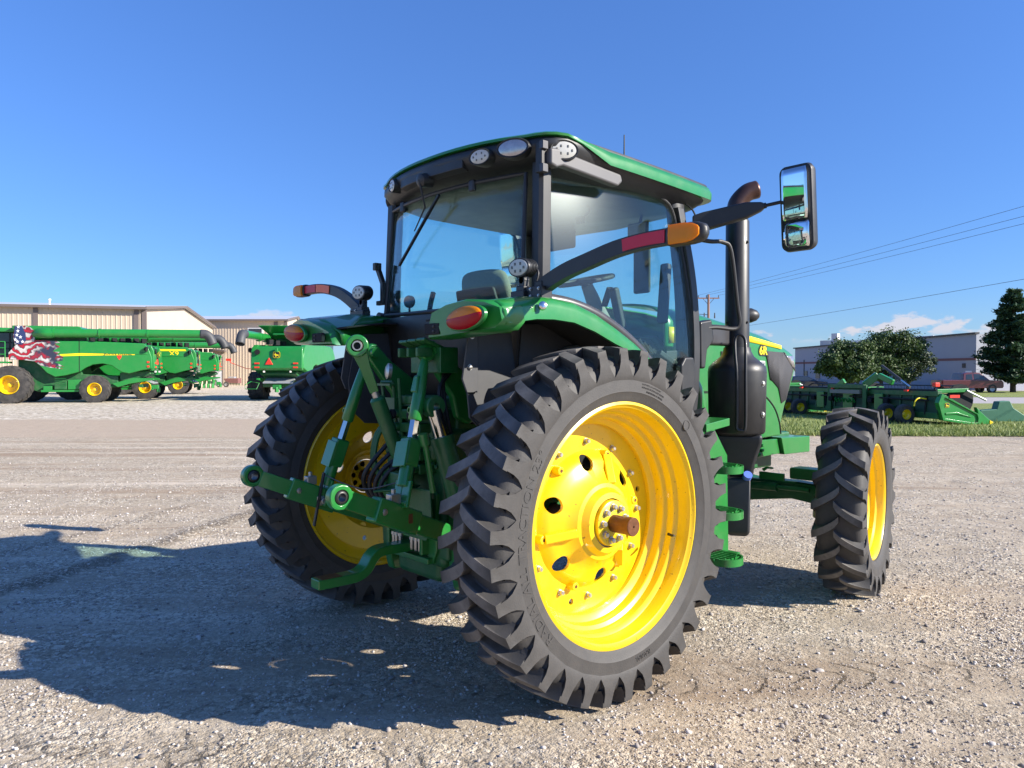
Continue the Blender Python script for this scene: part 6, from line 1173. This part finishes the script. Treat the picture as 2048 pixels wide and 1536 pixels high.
gx = axis_pts(-900, 900, -9, 7, .075); gy = axis_pts(-700, 1100, -6, 9, .075)
vs = []
for y in gy:
    for x in gx: vs.append((float(x), float(y), ground_h(float(x), float(y)) if (-60 < x < 60 and -40 < y < 70) else .015))
nx = len(gx); fs = [(j*nx+i, j*nx+i+1, (j+1)*nx+i+1, (j+1)*nx+i) for j in range(len(gy)-1) for i in range(nx-1)]
me = bpy.data.meshes.new('ground'); me.from_pydata(vs, [], fs)
def ground_mat():
    m, nt, b = new_mat('gravel'); L = nt.links.new
    tc = nd(nt, 'ShaderNodeTexCoord'); mp = nd(nt, 'ShaderNodeMapping'); L(tc.outputs['Object'], mp.inputs[0]); v = mp.outputs[0]
    def noise(s, det=6., ro=.6, vec=v, dist=0.):
        n = nd(nt, 'ShaderNodeTexNoise', ins={'Scale': s, 'Detail': det, 'Roughness': ro, 'Distortion': dist}); L(vec, n.inputs['Vector']); return n.outputs['Fac']
    def mapr(x, a, c, d=0., e=1.):
        n = nd(nt, 'ShaderNodeMapRange', ins={'From Min': a, 'From Max': c, 'To Min': d, 'To Max': e}); L(x, n.inputs['Value']); return n.outputs[0]
    def mix(f, A, B, bt='MIX'):
        n = nd(nt, 'ShaderNodeMix', data_type='RGBA', blend_type=bt)
        for i, q in ((0, f), (6, A), (7, B)):
            if isinstance(q, (int, float)): n.inputs[i].default_value = q
            elif isinstance(q, tuple): n.inputs[i].default_value = c4(q)
            else: L(q, n.inputs[i])
        return n.outputs[2]
    def math_(op, a, c):
        n = nd(nt, 'ShaderNodeMath', operation=op)
        for i, q in ((0, a), (1, c)):
            if isinstance(q, (int, float)): n.inputs[i].default_value = q
            else: L(q, n.inputs[i])
        return n.outputs[0]
    def voro(s, feat='F1'):
        n = nd(nt, 'ShaderNodeTexVoronoi', feature=feat, ins={'Scale': s}); L(v, n.inputs['Vector']); return n
    # streaks of packed fines along the yard (stretched across the view direction)
    mp2 = nd(nt, 'ShaderNodeMapping'); mp2.inputs['Rotation'].default_value = (0, 0, -math.atan2(RT[1], RT[0])); L(tc.outputs['Object'], mp2.inputs[0])
    mp3 = nd(nt, 'ShaderNodeMapping'); mp3.inputs['Scale'].default_value = (.18, 1, 1); L(mp2.outputs[0], mp3.inputs[0])
    streak = noise(.9, 6., .62, mp3.outputs[0], .3)
    big = noise(.35, 5.); mid = noise(3., 8., .7); fine = noise(42., 6., .75)
    c = mix(mapr(mid, .35, .65), (.34, .285, .235), (.48, .41, .345))
    c = mix(mapr(streak, .50, .66, 0, .75), c, (.40, .325, .262))
    c = mix(mapr(big, .56, .68, 0, .35), c, (.27, .222, .18))
    sx = nd(nt, 'ShaderNodeSeparateXYZ'); L(mp2.outputs[0], sx.inputs[0])
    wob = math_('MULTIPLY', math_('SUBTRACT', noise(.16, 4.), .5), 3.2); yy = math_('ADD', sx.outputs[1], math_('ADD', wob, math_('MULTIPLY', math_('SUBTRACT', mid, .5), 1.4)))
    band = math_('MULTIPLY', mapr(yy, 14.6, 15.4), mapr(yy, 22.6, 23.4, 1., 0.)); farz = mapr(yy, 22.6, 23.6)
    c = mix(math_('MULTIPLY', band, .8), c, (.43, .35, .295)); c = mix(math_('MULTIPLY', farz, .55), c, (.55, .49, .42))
    c = mix(math_('MULTIPLY', mapr(streak, .56, .64, 0., .75), mapr(yy, 13., 15., 1., 0.)), c, (.29, .225, .175))
    mp4 = nd(nt, 'ShaderNodeMapping'); mp4.inputs['Scale'].default_value = (.05, 1, 1); mp4.inputs['Rotation'].default_value = (0, 0, .06); L(mp2.outputs[0], mp4.inputs[0]); s5 = noise(1.15, 5., .6, mp4.outputs[0], .15); near_ = mapr(yy, 14., 15.4, 1., 0.)
    lft = mapr(sx.outputs[0], .5, -2.5, .25, 1.)
    c = mix(math_('MULTIPLY', math_('MULTIPLY', mapr(s5, .535, .60, 0., .85), near_), lft), c, (.31, .235, .18)); c = mix(math_('MULTIPLY', math_('MULTIPLY', mapr(s5, .47, .40, 0., .65), near_), lft), c, (.62, .555, .50))
    so_ = nd(nt, 'ShaderNodeSeparateXYZ'); L(v, so_.inputs[0])
    for k_, wd_, st_ in ((0., .17, .85), (1.05, .11, .55)):
        dl = math_('ADD', math_('MULTIPLY', math_('ADD', so_.outputs[0], 3.07), .81), math_('MULTIPLY', math_('ADD', so_.outputs[1], 1.99), .58)); dl = math_('ABSOLUTE', math_('ADD', dl, math_('ADD', math_('MULTIPLY', math_('SUBTRACT', mid, .5), .55), k_)), 0.)
        tl_ = math_('ADD', math_('MULTIPLY', math_('ADD', so_.outputs[0], 3.07), -.58), math_('MULTIPLY', math_('ADD', so_.outputs[1], 1.99), .81))
        mk = math_('MULTIPLY', mapr(dl, wd_*.4, wd_, st_, 0.), math_('MULTIPLY', mapr(tl_, -3., -1.), mapr(tl_, 3.6, 4.6, 1., 0.))); c = mix(mk, c, (.15, .118, .09))
    # broken prints of lugged tyres across the near right of the yard
    prints = None; tsep = nd(nt, 'ShaderNodeSeparateXYZ')
    for ox, oy, an in ((2.6, -.35, .62), (3.55, .55, .62), (2.2, 1.75, .95)):
        mpp = nd(nt, 'ShaderNodeMapping', vector_type='TEXTURE'); mpp.inputs['Location'].default_value = (ox, oy, 0); mpp.inputs['Rotation'].default_value = (0, 0, an); L(v, mpp.inputs[0]); q = nd(nt, 'ShaderNodeSeparateXYZ'); L(mpp.outputs[0], q.inputs[0])
        at_ = math_('ABSOLUTE', q.outputs[1], 0.); ph = math_('FRACT', math_('ADD', math_('MULTIPLY', math_('ADD', q.outputs[0], math_('MULTIPLY', at_, .8)), 5.2), math_('MULTIPLY', mid, 1.6)), 0.)
        pk = math_('MULTIPLY', mapr(ph, .0, .16, 1., 0.), math_('MULTIPLY', mapr(at_, .20, .15), mapr(noise(1.3, 4.), .42, .54)))
        prints = pk if prints is None else math_('MAXIMUM', prints, pk)
    c = mix(math_('MULTIPLY', prints, .75), c, (.20, .16, .125))
    v1 = voro(38.); v2 = voro(95.); v3 = voro(16.)
    st1 = nd(nt, 'ShaderNodeSeparateColor'); L(v1.outputs['Color'], st1.inputs[0]); st2 = nd(nt, 'ShaderNodeSeparateColor'); L(v2.outputs['Color'], st2.inputs[0])
    loose = mapr(noise(1.6, 5., .6), .40, .58, .25, 1.)
    lo2 = math_('MULTIPLY', math_('MULTIPLY', loose, mapr(streak, .46, .62, 1., .25)), math_('SUBTRACT', 1., math_('MULTIPLY', band, .85)))
    c = mix(math_('MULTIPLY', mapr(st2.outputs[0], .55, .9, 0., .8), lo2), c, (.68, .61, .54))
    c = mix(math_('MULTIPLY', mapr(st2.outputs[1], .72, .95, 0., .75), lo2), c, (.13, .105, .088))
    c = mix(math_('MULTIPLY', mapr(st1.outputs[0], .74, .80, 0., .75), lo2), c, (.72, .66, .60))
    c = mix(math_('MULTIPLY', mapr(st1.outputs[1], .84, .9, 0., .6), lo2), c, (.15, .125, .11))
    c = mix(.35, c, mix(mapr(fine, .3, .7), (.12, .10, .085), (.62, .55, .48)), 'OVERLAY')
    c = mix(1., c, (1.03, 1.035, .985), 'MULTIPLY')
    L(c, b.inputs['Base Color']); b.inputs['Roughness'].default_value = .93; b.inputs['Specular IOR Level'].default_value = .2
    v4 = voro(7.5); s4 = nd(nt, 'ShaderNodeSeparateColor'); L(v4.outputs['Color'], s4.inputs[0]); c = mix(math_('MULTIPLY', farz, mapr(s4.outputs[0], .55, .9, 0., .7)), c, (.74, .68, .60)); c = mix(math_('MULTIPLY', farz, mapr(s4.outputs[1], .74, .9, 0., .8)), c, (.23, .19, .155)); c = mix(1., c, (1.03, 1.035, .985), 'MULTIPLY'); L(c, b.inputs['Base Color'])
    h = math_('ADD', math_('MULTIPLY', math_('SUBTRACT', 1., v1.outputs['Distance']), math_('MULTIPLY', lo2, .55)), math_('MULTIPLY', math_('SUBTRACT', 1., v2.outputs['Distance']), math_('MULTIPLY', lo2, .34)))
    h = math_('SUBTRACT', math_('ADD', h, math_('MULTIPLY', mid, 1.5)), math_('MULTIPLY', prints, 1.1)); h = math_('ADD', h, math_('MULTIPLY', fine, .30))
    bp = nd(nt, 'ShaderNodeBump', ins={'Strength': .9, 'Distance': .024}); L(h, bp.inputs['Height']); L(bp.outputs[0], b.inputs['Normal'])
    return m
MT['ground'] = ground_mat()
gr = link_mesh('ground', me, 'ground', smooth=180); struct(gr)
# loose stones: one object nobody could count
def stones():
    rs = np.random.default_rng(3); V = []; F = []; N = 0
    ico = [(0, 0, 1)]+[(.894*math.cos(2*PI*k/5), .894*math.sin(2*PI*k/5), .447) for k in range(5)]+[(.894*math.cos(2*PI*(k+.5)/5), .894*math.sin(2*PI*(k+.5)/5), -.447) for k in range(5)]+[(0, 0, -1)]
    ico = np.array(ico); T = [(0, 1+k, 1+(k+1) % 5) for k in range(5)]+[(1+k, 6+k, 1+(k+1) % 5) for k in range(5)]+[(1+(k+1) % 5, 6+k, 6+(k+1) % 5) for k in range(5)]+[(11, 6+(k+1) % 5, 6+k) for k in range(5)]
    T = np.array(T)
    cnt = 0; verts = []; faces = []
    while cnt < 80000:
        rad = 1.6+abs(rs.normal())*5.5+rs.random()*4; an = rs.uniform(-.75, .75)
        dx = rad*math.cos(an); dy = rad*math.sin(an)
        x = CAM[0]+FW[0]*dx+RT[0]*dy; y = CAM[1]+FW[1]*dx+RT[1]*dy
        cl = fnoise(x, y, .8, 21)+.5*fnoise(x, y, 2.5, 2)
        if rs.random() > .35+1.3*max(0, cl+.05): continue
        s = .0036*math.exp(rs.normal()*.52)*(1+rad*.035); s = min(s, .028)
        A = rs.normal(size=(3, 3)); Q, _ = np.linalg.qr(A)
        p = (ico*(1+rs.uniform(-.28, .28, (12, 1))))*np.array([1, .8, .62]); p = p@Q.T*s
        p[:, 2] *= .8 if s < .018 else .5; p += np.array([x, y, ground_h(x, y)+s*.22])
        verts.append(p); faces.append(T+cnt*12); cnt += 1
    V = np.concatenate(verts); F = np.concatenate(faces)
    me = bpy.data.meshes.new('loose_gravel'); me.vertices.add(len(V)); me.vertices.foreach_set('co', V.ravel()); me.loops.add(len(F)*3); me.loops.foreach_set('vertex_index', F.ravel().astype(np.int32))
    me.polygons.add(len(F)); me.polygons.foreach_set('loop_start', np.arange(len(F), dtype=np.int32)*3); me.polygons.foreach_set('loop_total', np.full(len(F), 3, dtype=np.int32)); me.update(); me.validate()
    return me
m, nt, b = new_mat('stones'); g = nd(nt, 'ShaderNodeNewGeometry'); cr = nd(nt, 'ShaderNodeValToRGB'); nt.links.new(g.outputs['Random Per Island'], cr.inputs[0])
cr.color_ramp.elements[0].color = (.19, .165, .15, 1); cr.color_ramp.elements[1].color = (.60, .565, .53, 1); e = cr.color_ramp.elements.new(.5); e.color = (.43, .385, .345, 1)
nt.links.new(cr.outputs[0], b.inputs['Base Color']); b.inputs['Roughness'].default_value = .85; MT['stones'] = m
st = link_mesh('loose_gravel', stones(), 'stones', smooth=0); struct(st, 'stuff')
# ================================================================== light
SUN_EL, SUN_AZ = R(28), math.atan2(.85, .53)      # azimuth clockwise from +Y
sd_ = Vector((math.sin(SUN_AZ)*math.cos(SUN_EL), math.cos(SUN_AZ)*math.cos(SUN_EL), math.sin(SUN_EL)))
sl = bpy.data.lights.new('sun', 'SUN'); sl.energy = 4.6; sl.angle = R(.5); sl.color = (1, .93, .82)
so = bpy.data.objects.new('sun', sl); COL.objects.link(so); so.rotation_euler = sd_.to_track_quat('Z', 'Y').to_euler()
w = bpy.data.worlds.new('World'); sc.world = w; w.use_nodes = True; nt = w.node_tree; L = nt.links.new
bg = nt.nodes['Background']; sky = nd(nt, 'ShaderNodeTexSky', sky_type='NISHITA'); sky.sun_disc = False; sky.sun_elevation = SUN_EL; sky.sun_rotation = SUN_AZ
sky.air_density = 1.0; sky.dust_density = .2; sky.ozone_density = 4.0; sky.altitude = 300
tc = nd(nt, 'ShaderNodeTexCoord'); sp = nd(nt, 'ShaderNodeSeparateXYZ'); L(tc.outputs['Generated'], sp.inputs[0])
hs_ = nd(nt, 'ShaderNodeMix', data_type='RGBA', blend_type='MULTIPLY', ins={0: 1.}); hs_.inputs[7].default_value = (.42, .585, .86, 1); L(sky.outputs[0], hs_.inputs[6])
# clouds low over the horizon
mp = nd(nt, 'ShaderNodeMapping'); mp.inputs['Scale'].default_value = (1, 1, 2.4); mp.inputs['Rotation'].default_value = (0, 0, R(7)); L(tc.outputs['Generated'], mp.inputs[0])
n1 = nd(nt, 'ShaderNodeTexNoise', ins={'Scale': 13., 'Detail': 9., 'Roughness': .55}); L(mp.outputs[0], n1.inputs['Vector'])
def mr(x, a, c, d=0., e=1., it='SMOOTHSTEP'):
    n = nd(nt, 'ShaderNodeMapRange', interpolation_type=it, ins={'From Min': a, 'From Max': c, 'To Min': d, 'To Max': e}); L(x, n.inputs['Value']); return n.outputs[0]
def mu(a, c, op='MULTIPLY'):
    n = nd(nt, 'ShaderNodeMath', operation=op)
    for i, q in ((0, a), (1, c)):
        if isinstance(q, (int, float)): n.inputs[i].default_value = q
        else: L(q, n.inputs[i])
    return n.outputs[0]
band = mu(mr(sp.outputs[2], .035, .052), mr(sp.outputs[2], .062, .10, 1., 0.))
cum = mr(mu(n1.outputs['Fac'], mu(mr(sp.outputs[2], .035, .095, .10, -.10, 'LINEAR'), 0., 'ADD'), 'ADD'), .56, .62)
mask = mu(mu(band, cum), .8)
haze = mr(sp.outputs[2], 0., .11, .38, 0.)
mh_ = nd(nt, 'ShaderNodeMix', data_type='RGBA'); L(haze, mh_.inputs[0]); L(hs_.outputs[2], mh_.inputs[6]); mh_.inputs[7].default_value = (2.5, 3.45, 4.25, 1)
mc = nd(nt, 'ShaderNodeMix', data_type='RGBA'); L(mask, mc.inputs[0]); L(mh_.outputs[2], mc.inputs[6]); mc.inputs[7].default_value = (4.2, 4.0, 4.3, 1)
gk = nd(nt, 'ShaderNodeMix', data_type='RGBA', blend_type='MULTIPLY', ins={0: 1.}); cg = nd(nt, 'ShaderNodeCombineColor'); gz = mr(sp.outputs[2], .05, .55, .86, 1.30, 'LINEAR')
for i in range(3): L(gz, cg.inputs[i])
L(cg.outputs[0], gk.inputs[7]); L(mc.outputs[2], gk.inputs[6]); L(gk.outputs[2], bg.inputs['Color']); bg.inputs['Strength'].default_value = .102
sc.view_settings.view_transform = 'Standard'; sc.view_settings.look = 'None'; sc.view_settings.gamma = 1; sc.view_settings.exposure = 1.10
sc.render.engine = 'CYCLES'; sc.cycles.max_bounces = 10; sc.cycles.transparent_max_bounces = 24; sc.cycles.caustics_reflective = False; sc.cycles.caustics_refractive = False
sc.cycles.use_denoising = True
